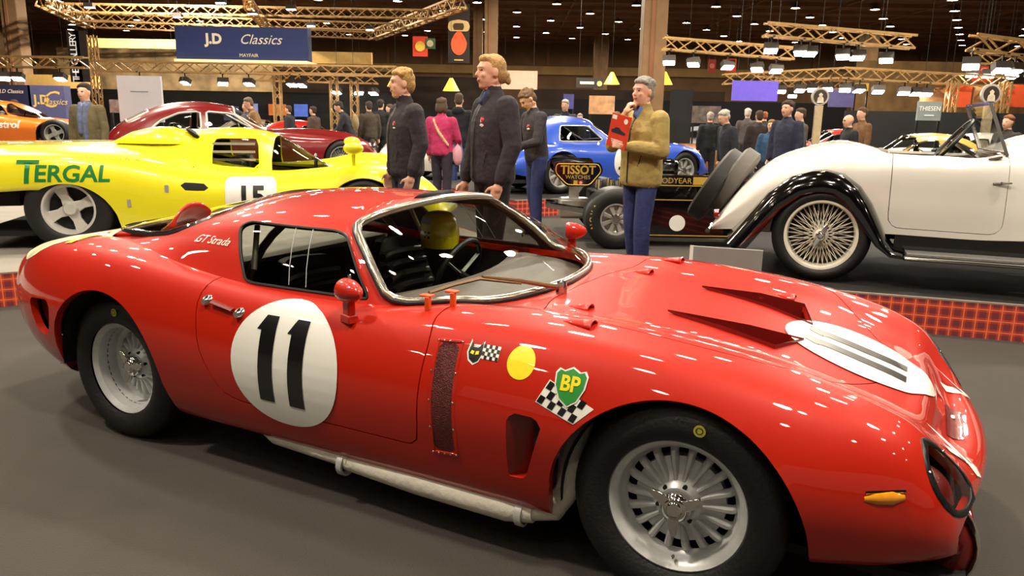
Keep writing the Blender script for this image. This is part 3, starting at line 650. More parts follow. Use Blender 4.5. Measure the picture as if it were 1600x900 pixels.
    for sg in (-1, 1):
        d = S.build(('door',), 'door', RED, root, sg, flange=.03)
        g = S.build(('grille',), 'side_grille', mat('red_wire_mesh', '5a1a16', .5, .3, noise=.5, nscale=220, bump=.6, bscale=260), body, sg)
        lr = S.build(('lamprim',), 'headlamp_rim', BLACK, root, sg, thick=.004)
        S.build(('lampglass',), 'headlamp_cover', GLASS, lr, sg)
        # lamp inside the cover
        mb = MB().lathe([(.0, .02), (.075, .012), (.092, -.01), (.095, -.05)], 28, axis='X'); lp = mb.build('headlamp', [CHROME], lr); lp.location = (.615, sg*.60, .465); lp.scale = (.78, .78, .78); lp.rotation_euler = (0, -.25, sg*.12)
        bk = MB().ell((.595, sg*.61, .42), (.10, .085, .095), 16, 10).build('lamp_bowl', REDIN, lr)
        for (q0, q1) in ((.585, .648), (.715, .568)):
            h = bv_find(S, q0, sg*q1) if False else None
    hd = S.build(('hood',), 'bonnet', RED, root, flange=.02)
    for nm in ('outlet', 'tailvent'):
        for sg in (-1, 1):
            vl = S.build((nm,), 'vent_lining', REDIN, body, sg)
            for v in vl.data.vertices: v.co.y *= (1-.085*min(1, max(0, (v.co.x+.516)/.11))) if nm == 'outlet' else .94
    bb = bvh_of(body, *[o for o in root.children if o.type == 'MESH'])
    def top(x, y, z0=2): h = bb.ray_cast(Vector((x, y, z0)), Vector((0, 0, -1)))[0]; return h
    def sidep(x, z, sg=-1): h = bb.ray_cast(Vector((x, sg*2, z)), Vector((0, -sg, 0))); return h[0], h[1]
    # recessed bonnet ducts: sloping floor and far wall
    for dp in ducts:
        P = [Vector((a, b, 0)) for a, b in dp]
        for p in P:
            h = top(p.x*.998, p.y*1.0+.0); p.z = (h.z if h else .70)
        P = [Vector((p.x, p.y, .738-.06*max(0, p.x+.2)-.03*max(0, p.x)**1)) if False else p for p in P]
        zt = [float(np.interp(p.x, [-.25, 0, .2, .4], [.740, .718, .682, .626]))+.012*abs(p.y)/.3 for p in P]
        T = [Vector((p.x, p.y, z+.004)) for p, z in zip(P, zt)]; D = [Vector((p.x, p.y, z-.075*min(1, max(.03, (p.x+.2)/.36)))) for p, z in zip(P, zt)]
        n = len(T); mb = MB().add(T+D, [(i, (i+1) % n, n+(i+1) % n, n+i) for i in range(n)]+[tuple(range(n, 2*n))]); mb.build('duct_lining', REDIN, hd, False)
    # ---- greenhouse
    T = [(-1.33, 0, 1.062), (-1.335, .25, 1.052), (-1.35, .42, 1.032), (-1.385, .505, 1.006), (-1.55, .54, 1.002), (-1.75, .55, 1.0), (-1.95, .545, .985), (-2.2, .52, .945), (-2.5, .525, .885), (-2.85, .49, .842), (-2.99, .25, .832), (-3.01, 0, .832)]
    R = [(-1.33, 1.064), (-1.40, 1.068), (-1.47, 1.071), (-1.55, 1.073), (-1.65, 1.074), (-1.82, 1.07), (-2.0, 1.055), (-2.22, 1.02), (-2.5, .965), (-2.8, .895), (-2.97, .845), (-3.01, .833)]
    ub = np.arange(12.); tf = [spl(ub, [t[k] for t in T]) for k in range(3)]; rf = [spl(ub, [r[k] for r in R]) for k in range(2)]
    nU, nv1, nv2 = 401, 22, 20; us = np.linspace(-11, 11, nU); Vv = []; UV = []
    for uz in us:
        u = abs(uz); sgn = -1 if uz < 0 else 1
        b = Vector((float(bx(u)), float(bw(u)), 0)); h = top(b.x, -b.y if b.y else 0.001); b.z = (h.z if h else .74)-.006
        t = Vector([float(f(u)) for f in tf]); r = Vector((float(rf[0](u)), 0, float(rf[1](u))))
        mid = (b+t)/2; bulge = .035 if u < 3.2 else (.022 if u < 6.5 else .022-.05*min(1, (u-6.5)/1.5))
        o = Vector((t.x-b.x, 0, 0)) if False else Vector((.5 if u < 2.5 else .1*max(0, 3.5-u), mid.y+.01, .35)).normalized()
        if u > 9.5: o = Vector((-.3, mid.y, .8)).normalized(); bulge = .0
        mid += o*bulge
        q = (t+r)/2; q.z = max(q.z, r.z-(r.z-t.z)*.27); 
        p5 = [b, mid, t, q, r]; tp = [0, .5, 1, 1.5, 2]
        fx = [spl(tp, [p[k] for p in p5]) for k in range(3)]
        # horizontal tangent on the ridge: mirror one point
        tq = [0, .5, 1, 1.5, 2, 2.5]; p6 = p5+[Vector((q.x, -q.y, q.z))]; fx = [spl(tq, [p[k] for p in p6]) for k in range(3)]
        for v in np.concatenate([np.linspace(0, 1, nv1)[:-1], np.linspace(1, 2, nv2)]): Vv.append([float(fx[0](v)), sgn*float(fx[1](v)), float(fx[2](v))]); UV.append((u, v))
    nn = nv1-1+nv2; Vv = np.array(Vv); Fq = [(i*nn+j, (i+1)*nn+j, (i+1)*nn+j+1, i*nn+j+1) for i in range(nU-1) for j in range(nn-1)]
    G = Surf(Vv, Fq, np.array(UV)); G.weld()
    ws = sdpoly([(-3.02, .10), (3.02, .10), (3.02, .90), (-3.02, .90)])
    def wsf(V, A): d1 = (np.abs(A[:, 0])-2.95)*.16; d2 = (np.abs(A[:, 1]-.5)-.455)*.42; r = .05; a = np.maximum(d1+r, 0); b2 = np.maximum(d2+r, 0); return np.hypot(a, b2)+np.minimum(np.maximum(d1+r, d2+r), 0)-r
    G.split(wsf, 'screen')
    win = sdpoly(rpoly([(-1.165, .762), (-1.36, .958), (-1.42, .972), (-1.845, .975), (-1.885, .955), (-1.75, .772), (-1.71, .764)], .025))
    winf = lambda V, A=None: np.where((np.abs(V[:, 1]) > .45), win(V[:, 0], V[:, 2]), 1)
    G.split(lambda V, A: winf(V)-.022, 'winframe'); G.split(lambda V, A: winf(V), 'window', ('winframe',))
    hat = sdpoly(rpoly([(-2.13, .42), (-2.20, .545), (-2.34, .58), (-2.73, .52), (-2.87, .43), (-2.95, .25), (-2.96, .0), (-2.95, -.25), (-2.87, -.43), (-2.73, -.52), (-2.34, -.58), (-2.20, -.545), (-2.13, -.42), (-2.15, 0)], .05))
    G.split(lambda V, A: np.where(V[:, 2] > .7, hat(V[:, 0], V[:, 1]), 1), 'hatch')
    HL = mat('black_headliner', '161413', .85, noise=.2)
    def lined(o):
        o.data.materials.append(HL); md = o.modifiers.new('lining', 'SOLIDIFY'); md.thickness = .014; md.offset = -1; md.material_offset = 1; md.use_rim = False; return o
    roof = lined(G.build(('body',), 'roof', RED, root))
    fr_o = []
    for sg in (-1, 1):
        wf_ = lined(G.build(('winframe',), 'window_frame', RED, root, sg)); fr_o.append(wf_)
        G.build(('window',), 'side_window', GLASSD, wf_, sg)
        lp = [l for l in G.loops(('window',)) if (sum(p.y for p in l)*sg) > 0][0]
        MB().tube([p*1.0 for p in lp], .006, 6, closed=True).build('window_seal', BLACK, wf_)
        gv = bvh_of(wf_.children[0]); 
        for x in (-1.60, -1.52):
            a = [gv.ray_cast(Vector((x+.07*(1-q), sg*1.5, .775+.195*q)), Vector((0, -sg, 0)))[0] for q in (0, .33, .66, 1)]
            if all(a): MB().tube([v+Vector((0, sg*.003, 0)) for v in a], .0016, 5).build('pane_edge', mat('plexiglass_edge', '9a9ea2', .3, noise=.05), wf_)
        h = gv.ray_cast(Vector((-1.27, sg*1.5, .82)), Vector((0, -sg, 0)))[0]
        if h: MB().box(h+Vector((0, sg*.006, 0)), (.014, .008, .038)).build('window_catch', CHROME, wf_, bevel=.003)
        MB().tube([Vector((-1.835, sg*.60, .78)), Vector((-1.875, sg*.53, .95))], .012, 8).build('window_pillar', mat('pale_pillar', '9a9488', .4, .4, noise=.1), wf_)
    sc = G.build(('screen',), 'windscreen', GLASS, root)
    lp = G.loops(('screen',))[0][::3]
    cen = sum(lp, Vector())/len(lp)
    MB().tube(lp, .0165, 10, closed=True).build('windscreen_trim', mat('polished_trim', 'c9c2b2', .2, .9, noise=.08, nscale=14), sc)
    MB().tube([p+(p-cen).normalized()*.016 for p in lp], .007, 6, closed=True).build('windscreen_seal', BLACK, sc)
    ht = G.build(('hatch',), 'rear_screen', GLASS, root)
    lp = G.loops(('hatch',))[0][::3]
    MB().tube(lp, .012, 8, closed=True).build('rear_screen_trim', CHROME, ht)
    MB().tube([p+Vector((0, 0, -.008)) for p in lp], .016, 8, closed=True).build('rear_screen_seal', BLACK, ht)
    # engine-style air scoop standing in the rear screen
    mb = MB(); ro = []
    for i in range(13):
        a = PI*i/12; ro.append((math.cos(a), math.sin(a)))
    P = [[Vector((-2.40-.05*k*(1.5-b), -.40+.125*a*(1-.15*k), .872+.13*b*(1-.35*k))) for a, b in ro] for k in (0, .5, 1, 1.6)]
    mb.grid(P); sco = mb.build('air_scoop', RED, ht); md = sco.modifiers.new('t', 'SOLIDIFY'); md.thickness = .012
    # rivets round the side windows
    # ---- cabin
    cabin(root)
    wheels(root)
    nw = len(whole[0]); gb = BVHTree.FromPolygons([Vector(v) for v in whole[0]]+[v.co.copy() for o in [roof]+fr_o for v in o.data.vertices], whole[1]+[])
    V2 = [Vector(v) for v in whole[0]]; F2 = list(whole[1])
    for o in [roof]+fr_o:
        q = len(V2); V2 += [v.co.copy() for v in o.data.vertices]; F2 += [tuple(q+i for i in f.vertices) for f in o.data.polygons]
    gb = BVHTree.FromPolygons(V2, F2)
    hero_marks(root, body, hd, gb, top, sidep, S)
    return root, body, top, sidep
def cabin(root):
    mb = MB()
    mb.add([(-.74, -.6, .2), (-.74, .6, .2), (-2.0, .66, .2), (-2.0, -.66, .2), (-.80, -.6, .70), (-.80, .6, .70), (-2.0, .68, .74), (-2.0, -.68, .74)], [(0, 1, 2, 3), (0, 4, 5, 1), (1, 5, 6, 2), (3, 7, 4, 0)])
    tub = mb.build('cabin_tub', mat('black_cabin_lining', '121110', .6, noise=.25, bump=.1), root, False)
    MB().box((-2.02, 0, .48), (.04, 1.32, .54)).build('rear_bulkhead', MATS['black_cabin_lining'], tub, bevel=.01)
    MB().box((-2.5, 0, .765), (.96, 1.08, .02)).build('rear_shelf', mat('grey_shelf_carpet', '9a958c', .9, noise=.15, bump=.2), tub, bevel=.005)
    dash = MB()
    P = []
    for k, (x, z) in enumerate([(-.78, .700), (-.90, .722), (-1.08, .735), (-1.17, .725), (-1.19, .69), (-1.16, .60), (-1.10, .52)]):
        P.append([Vector((x+.13*(abs(y)/.6)**2*(-1), y, z)) for y in np.linspace(-.62, .62, 13)])
    dash.grid(P).build('dashboard', mat('brown_dash_vinyl', '544a40', .55, noise=.15, bump=.1), tub)
    MB().tube([(-.8, 0, .36), (-1.9, 0, .36)], .12, 10, flat=(1.1, 1)).build('transmission_tunnel', MATS['black_cabin_lining'], tub)
    for y in (.33, -.33):
        P = []
        for (x, z, w) in [(-1.32, .30, .20), (-1.34, .36, .22), (-1.55, .36, .22), (-1.66, .36, .22), (-1.72, .40, .22), (-1.78, .55, .22), (-1.84, .72, .19), (-1.86, .79, .13), (-1.90, .79, .13), (-1.90, .60, .2)]:
            P.append([Vector((x+.06*(t*t), y+w*t, z+(.05*t*t if x > -1.7 else 0))) for t in np.linspace(-1, 1, 9)])
        st = MB().grid(P).build('bucket_seat', LEATHER, tub)
        for k in range(6):
            f = k/5; c = Vector((-1.725-.1*f, y, .45+.27*f))
            MB().tube([c+Vector((.045*t*t+.012, .17*t, 0)) for t in np.linspace(-1, 1, 7)], .019, 8, flat=(1, 1.1)).build('seat_rib', LEATHER, st)
    c = Vector((-1.45, .34, .655)); n = Vector((-.92, 0, .38)).normalized(); sx = Vector((0, 1, 0)); sy = n.cross(sx)
    sw = MB().tube([c+(sx*math.cos(t)+sy*math.sin(t))*.175 for t in np.linspace(0, 2*PI, 33)[:-1]], .014, 8, closed=True).build('steering_wheel', LEATHER, tub)
    for k in range(3):
        t = PI/2+k*2*PI/3; MB()._bar(c-n*.02, c+(sx*math.cos(t)+sy*math.sin(t))*.17, .022, .004, 0).build('wheel_spoke', ALU, sw, False)
    MB().tube([c, c-n*.3], .02, 8).build('steering_column', BLACK, sw)
    MB().tube([Vector((-1.93, .56*math.cos(t), .62+.38*math.sin(t))) for t in np.linspace(0, PI, 21)], .018, 8).build('roll_bar', mat('roll_bar_paint', '77706a', .35, .3, noise=.05), tub)
    # yellow helmet on the ledge behind the seats
    h = thing('crash_helmet', root.matrix_world @ Vector((0, 0, 0)), 0, 'yellow crash helmet with chequered sticker inside the red coupe', 'helmet')
    M = Matrix.Translation((.8546, 2.7557, 0)) @ Matrix.Rotation(-.4849, 4, 'Z'); h.matrix_world = M @ Matrix.Translation((-1.62, .44, .755)) @ Matrix.Rotation(-.5, 4, 'Z')
    P = []
    for i in range(13):
        a = PI*.5*i/12
        P.append([Vector((.115*math.cos(t)*(math.cos(a)**.55 if i < 12 else 0), .098*math.sin(t)*(math.cos(a)**.55 if i < 12 else 0), .055+.125*math.sin(a))) for t in np.linspace(0, 2*PI, 29)[:-1]])
    P.insert(0, [Vector((.108*math.cos(t), .09*math.sin(t), 0)) for t in np.linspace(0, 2*PI, 29)[:-1]])
    sh = MB().grid(P, wrap=True).build('shell', mat('yellow_helmet_paint', 'f0e010', .25, coat=1, noise=.03), h)
    bv = bvh_of(sh)
    for i in range(3):
        for j in range(3):
            if (i+j) % 2 == 0: decal('chequer_square', ([(0, 0), (.012, 0), (.012, .012), (0, .012)], [(0, 1, 2, 3)]), bv, (.05, -.05+.0, .05) if False else (.02+.012*i, -.12, .05+.012*j), (1, 0, 0), (0, 0, 1), BLACKP, h)
    decal('visor_sticker', ([(-.05, -.016), (.05, -.016), (.05, .016), (-.05, .016)], [(0, 1, 2, 3)]), bv, (0, -.12, .135), (1, 0, 0), (0, 0, 1), mat('pale_blue_print', 'b9c9e6', .3, noise=.05), h)
def slotted_wheel(root, loc, y0, dish, steer=0, deep=False, R=.315):
    """cast wheel with ventilated rim; built round the origin, outer side towards -y"""
    rf = .2065
    rim = MB().lathe([(rf, .012), (rf+.002, .0), (rf-.006, -.004), (rf-.014, .002), (rf-.026, .012), (rf-.030, .03 if not deep else .05), (rf-.034, dish-.012), (.165 if not deep else .150, dish-.004), (.160 if not deep else .146, dish+.002)], 64).build('wheel', ALU, root)
    rim.location = loc; rim.rotation_euler = (0, 0, steer)
    ro, ri = (.162, .134) if not deep else (.147, .118)
    tyre('tyre', R, rf-.002, -.022, .175 if not deep else .215, rim)
    MB().lathe([(rf-.03, .05), (rf-.03, .16), (.02, .16), (0, .16)], 40).build('barrel', DARK, rim)
    MB().lathe([(0, dish-.045), (.052, dish-.045), (.066, dish-.03), (.085, dish-.012), (ri, dish+.002), (ri+.001, dish+.03), (.05, dish+.03)], 48).build('hub_disc', ALU, rim)
    n = 18 if not deep else 20; sp0 = None
    for k in range(n):
        if sp0 is None:
            mb = MB(); w = .0095 if not deep else .008
            prof = [(.070, dish-.030, .006), (.09, dish-.024, .007), (ri, dish-.022, w), (ri+.018, dish-.018, w), (ro-.004, dish-.012, w+.001), (ro+.006, dish+.0, w+.001)]
            L = []
            for r, y, ww in prof: L.append([Vector((r, y+.022, -ww*1.3)), Vector((r, y+.006, -ww)), Vector((r, y, -ww*.5)), Vector((r, y, ww*.5)), Vector((r, y+.006, ww)), Vector((r, y+.022, ww*1.3))])
            mb.grid(L); sp0 = mb.build('spoke', ALU, rim); o = sp0
        else:
            o = sp0.copy(); COL.objects.link(o)
        o.rotation_euler = (0, 2*PI*k/n, 0)
    for k in range(6):
        a = 2*PI*k/6+.2; MB().tube([(.058*math.cos(a), dish-.043, .058*math.sin(a)), (.058*math.cos(a), dish-.03, .058*math.sin(a))], .007, 8).build('bolt', DARK, rim)
    spinner(rim, dish-.055, .045, 3, .5 if not deep else .2)
    if not deep: MB().ell((.0, .004, -.165), (.006, .012, .006), 8, 6).build('valve', CHROME, rim)
    return rim
def well(root, cx, cz, r, y0, y1):
    A = np.linspace(-.12, PI+.12, 30); P = [[Vector((cx+q*math.cos(a), y, cz+q*math.sin(a))) for a in A] for q, y in ((.02, y0), (r, y0), (r, (y0+y1)/2), (r, y1))]
    MB().grid(P).build('wheel_well', DARK, root)
def wheels(root):
    st = .0573
    for sg in (-1, 1):
        # wheel built with its outer side at local -y; turned round for the far side
        w = slotted_wheel(root, (0, sg*.79, .31), 0, .055, st if sg < 0 else st+PI, False)
        r = slotted_wheel(root, (-2.45, sg*.79, .31), 0, .105, 0 if sg < 0 else PI, True)
        for q, ang in ((w, .22), (r, .1)):
            s = MB().lathe([(0, -.0005), (.017, -.0005), (.017, .002)], 20).build('tyre_sticker', mat('yellow_sticker', 'b8b53c', .5, noise=.1), q); a = PI/2-ang; s.location = (.262*math.cos(a), -.036, .262*math.sin(a))
            text_obj('sticker_print', 'O', .03, BLACKP, (.262*math.cos(a), -.037, .262*math.sin(a)), (1, 0, 0), (0, 0, 1), q, .001)
        well(root, 0, .28, .362, sg*.48, sg*.80); well(root, -2.45, .33, .338, sg*.47, sg*.84)
    MB().box((-1.2, 0, .19), (3.9, 1.28, .03)).box((-2.75, 0, .27), (.9, .9, .1)).box((.45, 0, .27), (.5, .9, .05)).build('underfloor', DARK, root, False)
    MB().box((-3.02, 0, .5), (.34, 1.36, .30)).build('boot_floor', REDIN, root, False)
def star_rect(x0, y0, x1, y1): return ([(x0, y0), (x1, y0), (x1, y1), (x0, y1)], [(0, 1, 2, 3)])
def polys(*ps):
    vs = []; fs = []
    for p in ps: n = len(vs); vs += list(p); fs.append(tuple(range(n, n+len(p))))
    return vs, fs
ONE = [(-.037, -.162), (.037, -.162), (.037, .165), (-.022, .165), (-.058, .112), (-.037, .112)]
def hero_marks(root, body, hood, bv, top, sidep, S):
    def sc(sh, k): return ([(a*k, b*k) for a, b in sh[0]], sh[1])
    GREEN = mat('shield_green', '2f8a3a', .35, coat=.5, noise=.05)
    ex, ez, X = (1, 0, 0), (0, 0, 1), Vector
    def side(name, sh, x, z, m, off=.0015, rot=0, par=root, maxe=.025):
        c, s = math.cos(rot), math.sin(rot); return decal(name, sh, bv, (x, -.9, z), (c, 0, s), (-s, 0, c), m, par, off, maxe)
    # door roundel: slightly squarish
    rv, rf = disc2(1, 64, 10); rv = [(math.copysign(abs(a)**.93, a)*.254, math.copysign(abs(b)**.93, b)*.226) for a, b in rv]
    side('door_roundel', (rv, rf), -1.432, .512, WHITEP, .004)
    for k, dx in enumerate((-.072, .072)):
        side('numeral', polys([(a*.95+dx-.01, b*.95+.012) for a, b in ONE]), -1.432, .512, BLACKP, .006)
    decal('bonnet_roundel', ([(a*.245, b*.245) for a, b in disc2(1, 64, 10)[0]], disc2(1, 64, 10)[1]), bv, (.392, 0, .8), (0, 1, 0), (-1, 0, 0), WHITEP, root, .004)
    for dy in (-.062, .062):
        decal('numeral', polys([(a*.85+dy, b*1.0) for a, b in ONE]), bv, (.385, .0, .8), (0, 1, 0), (-1, 0, 0), BLACKP, root, .006)
    decal('tail_roundel', ([(a*.29, b*.29) for a, b in disc2(1, 48, 8)[0]], disc2(1, 48, 8)[1]), bv, (-3.06, -.46, .95), (1, 0, 0), (0, 1, 0), mat('cream_print', 'efe6c8', .35, coat=.6, noise=.03), root)
    decal('tail_stripe', star_rect(-.025, -.08, .025, .08), bv, (-2.83, -.655, .95), (1, 0, 0), (0, 1, 0), YELP, root, .005)
    for sg in (-1, 1):
        decal('nose_band', star_rect(-.06, -.02, .06, .02), bv, (.72, sg*.335, .7), (1, .75*sg, 0), (-.75*sg, 1, 0), WHITEP, root, .003)
    side('yellow_spot', disc2(.047, 40, 5), -.495, .672, YELP)
    # shield over chequered flag
    side('flag_field', sc(polys([(-.13, -.045), (.04, -.10), (.115, -.03), (-.085, .045)]), .76), -.325, .608, WHITEP, .0015)
    A, Bv, Cv = Vector((-.125, -.042)), Vector((.165, -.052)), Vector((.044, .082)); sq = []
    for i in range(7):
        for j in range(3):
            if (i+j) % 2 == 0:
                p = A+Bv*(i/7)+Cv*(j/3.0); sq.append([tuple(p), tuple(p+Bv/7), tuple(p+Bv/7+Cv/3), tuple(p+Cv/3)])
    side('flag_squares', sc(polys(*sq), .76), -.325, .608, BLACKP, .003)
    shp = [(0, -.072), (.035, -.05), (.058, -.005), (.062, .035), (.05, .05), (.03, .045), (0, .058), (-.03, .045), (-.05, .05), (-.062, .035), (-.058, -.005), (-.035, -.05)]
    side('shield_edge', polys([(a*.84, b*.84) for a, b in shp]), -.322, .636, WHITEP, .004); side('shield', polys([(a*.76, b*.76) for a, b in shp]), -.322, .636, GREEN, .0055)
    side('shield_letters', text_shapes('BP', .057, bold=.0018), -.322, .638, YELP, .007)
    # cat head and chequered pennant
    cat = [(-.035, .035), (-.022, .015), (0, .015), (.018, .035), (.022, -.005), (.012, -.03), (-.008, -.042), (-.03, -.03), (-.04, -.005)]
    cat = [(a*.78, b*.78) for a, b in cat]
    side('cat_edge', polys([(a*1.18, b*1.18) for a, b in cat]), -.652, .680, WHITEP); side('cat_head', polys(cat), -.652, .680, BLACKP, .003)
    side('cat_eyes', sc(polys([(-.03, -.008), (-.014, -.012), (-.012, 0), (-.026, .002)], [(-.006, -.012), (.01, -.008), (.008, .003), (-.006, .0)]), .78), -.652, .680, YELP, .0045)
    side('pennant', star_rect(0, -.018, .06, .022), -.635, .682, WHITEP); 
    side('pennant_squares', polys(*[[(.01*i, -.018+.01*j), (.01*i+.01, -.018+.01*j), (.01*i+.01, -.008+.01*j), (.01*i, -.008+.01*j)] for i in range(6) for j in range(4) if (i+j) % 2]), -.635, .682, BLACKP, .003)
    decal('script_badge', text_shapes('GT Strada', .05, shear=.45), bv, (-2.0, -.66, .895), (1, 0, -.02), (0, .35, .93), mat('script_white', 'f0ece0', .3, noise=.03), root, .004)
    # door furniture
    for (x, z) in ((-1.845, .697), (-1.672, .670)):
        p, n = sidep(x, z); MB().lathe([(0, -.022), (.012, -.022), (.017, -.012), (.022, .0), (.022, .01)], 20, p).build('lock_button', CHROME, root)
    p, n = sidep(-1.76, .684); MB().tube([p+Vector((-.055, .004, .012)), p+Vector((.055, .004, -.006))], .022, 10, flat=(1, .35)).build('handle_recess', REDIN, root)
    # bullet mirrors
    for sg, x, y in ((-1, -1.18, -.80), (1, -.975, .64)):
        h = top(x, y) or Vector((x, y, .73)); b = h+Vector((0, 0, .0))
        mr = MB().lathe([(0, -.072), (.016, -.066), (.030, -.046), (.040, -.016), (.043, .01), (.042, .026), (.038, .03)], 24, axis='X').build('mirror', RED, root); mr.location = b+Vector((0, 0, .105)); mr.rotation_euler = (0, 0, PI+.35*sg); 
        MB().lathe([(0, .0), (.037, .0)], 24, axis='X').build('mirror_glass', CHROME, mr).location = (.029, 0, 0)
        MB().box((0, 0, -.06), (.04, .03, .06)).box((0, 0, -.097), (.06, .04, .03)).tube([(0, 0, -.05), (0, 0, -.03)], .012, 8).build('mirror_foot', RED, mr, bevel=.006)
    # small louvre scoops on the bonnet
    for (x, y, l) in ((-.46, -.36, .09), (-.33, -.655, .11), (-.48, .38, .09), (-.40, .58, .11), (.12, .40, .09)):
        if not l: continue
        P = []
        for k, (dx, r) in enumerate(((-l, .002), (-l*.6, .013), (-l*.2, .021), (.0, .024))):
            h = top(x+dx, y); P.append([Vector((x+dx, y+r*1.5*math.cos(t), h.z-.003+r*math.sin(t))) for t in np.linspace(0, PI, 9)])
        sc = MB().grid(P).build('louvre', RED, hood); md = sc.modifiers.new('t', 'SOLIDIFY'); md.thickness = .004
        MB().add(P[2], [tuple(range(9))]).build('louvre_mouth', DARK, sc, False)
    # wiper, clips
    a = top(-.665, -.16)+Vector((0, 0, .02)); h1 = Vector((-.90, -.30, .86))
    wp = MB().tube([a, Vector((-.775, -.29, .80)), Vector((-.86, -.435, .832))], [.011, .009, .006], 8).tube([Vector((-.775, -.29, .792)), Vector((-.866, -.445, .826)), Vector((-.915, -.545, .815)), Vector((-.955, -.64, .80))], .007, 6).build('wiper', mat('bronze_wiper', '8d7458', .3, .7, noise=.1), root)
    MB().lathe([(0, .03), (.018, .025), (.022, 0), (.022, -.03)], 16, a, 'Z').build('wiper_pivot', CHROME, wp)
    for (x, y) in ((-.91, -.70), (-.85, -.635)):
        h = top(x, y); MB().box(h+Vector((-.01, .0, .022)), (.018, .018, .05)).box(h+Vector((-.02, .01, .048)), (.045, .03, .008)).build('screen_clip', mat('orange_clip', 'd9541e', .4, noise=.05), root, bevel=.003)
    # grille frame with rivets
    L = [sidep(x, z)[0] for x, z in ((-.803, .695), (-.715, .70), (-.701, .338), (-.792, .33))]; L = [p+Vector((0, -.001, 0)) for p in L]
    pts = []
    for i in range(4):
        for k in range(8):
            f = k/8; x = L[i].x*(1-f)+L[(i+1) % 4].x*f; z = L[i].z*(1-f)+L[(i+1) % 4].z*f; pts.append(sidep(x, z)[0] + Vector((0, -.001, 0)))
    gf = MB().tube(pts, .0065, 6, closed=True, flat=(1, .6)).build('grille_frame', RED, root)
    for p in pts[::2]: MB().ell(p+Vector((0, -.004, 0)), (.004, .003, .004), 8, 5).build('rivet', CHROME, gf)
    # outlet slot: dark slit with a bracket
    MB().box((-.42, -.815, .42), (.03, .06, .17)).build('outlet_slit', DARK, body, False)
    # marker lamp
    p, n = sidep(.53, .47); R = n.to_track_quat('-Y', 'Z').to_matrix() if False else None
    q0, _ = sidep(.485, .468); q1, _ = sidep(.575, .474)
    mk = MB().tube([q0, q0*.7+q1*.3, q0*.3+q1*.7, q1], [.006, .016, .019, .008], 10, flat=(.6, 1)).build('side_marker', AMBER, root)
    MB().tube([q0+Vector((0, .006, .016)), q1+Vector((0, .006, .016))], .006, 6).tube([q0+Vector((0, .006, -.01)), q1+Vector((0, .006, -.014))], .005, 6).build('marker_bezel', CHROME, mk)
    for sg in (-1, 1):
        # overrider below the lamp
        P = []
        for k in range(9):
            t = k/8; a = -.9+t*2.3; P.append([Vector((.60+.115*math.cos(a)*1.15+.0, sg*(.52+.042*math.cos(b)), .255+.115*math.sin(a)*1.0))+Vector((.035*math.cos(a)*math.sin(b), 0, .035*math.sin(a)*math.sin(b))) for b in np.linspace(0, 2*PI, 13)[:-1]])
        ov = MB().grid(P, wrap=True).build('overrider', REDIN, root)
        MB().tube([Vector((.60+.172*math.cos(a), sg*.52, .255+.155*math.sin(a))) for a in np.linspace(-.7, 1.2, 10)], .018, 8, flat=(1.6, .5)).build('overrider_chrome', CHROME, ov)
    # badge, flat dark red patch painting the shade of the nose hollow
    h = top(.70, .06); MB().box(h+Vector((0, 0, .002)), (.022, .03, .004)).build('nose_badge', SILVER, root, bevel=.002)
    decal('nose_hollow_shade', polys([(.68, .16), (.68, -.16), (.735, -.13), (.735, .13)]), bv, (0, 0, 1), (1, 0, 0), (0, 1, 0), REDIN, root, .002)
    # exhaust side pipes, white wrapped
    PIPE = mat('white_wrapped_pipe', 'e6e1d2', .7, noise=.12, bump=.25, bscale=40)
    for sg in (-1, 1):
        ep = MB().tube([Vector((x, sg*y, z+.012)) for x, y, z in ((-1.66, .745, .175), (-1.58, .77, .168), (-1.25, .775, .16), (-1.2, .78, .155))], [.028, .034, .036, .038], 12).tube([Vector((x, sg*y, z+.012)) for x, y, z in ((-1.22, .78, .152), (-.9, .79, .148), (-.55, .79, .145), (-.46, .78, .15))], [.036, .042, .042, .034], 12).build('exhaust_pipe', PIPE, root)
        MB().tube([Vector((x, sg*y, z+.012)) for x, y, z in ((-.48, .77, .15), (-.40, .76, .17), (-.36, .74, .24), (-.36, .72, .36), (-.34, .68, .46))], [.036, .04, .042, .04, .036], 12).build('exhaust_elbow', PIPE, ep)
        for x in (-1.23, -.50): MB().lathe([(.038, -.012), (.046, -.012), (.046, .012), (.038, .012)], 16, (x, sg*.782, .153), 'X').build('pipe_clamp', ALU, ep)
    # screws on the lamp covers
    for sg in (-1, 1):
        for (x, y) in ((.625, .685), (.72, .655), (.655, .54), (.752, .52)):
            h = top(x, sg*y)
            if h: MB().ell(h+Vector((0, 0, .002)), (.006, .006, .004), 8, 5).build('cover_screw', CHROME, root)
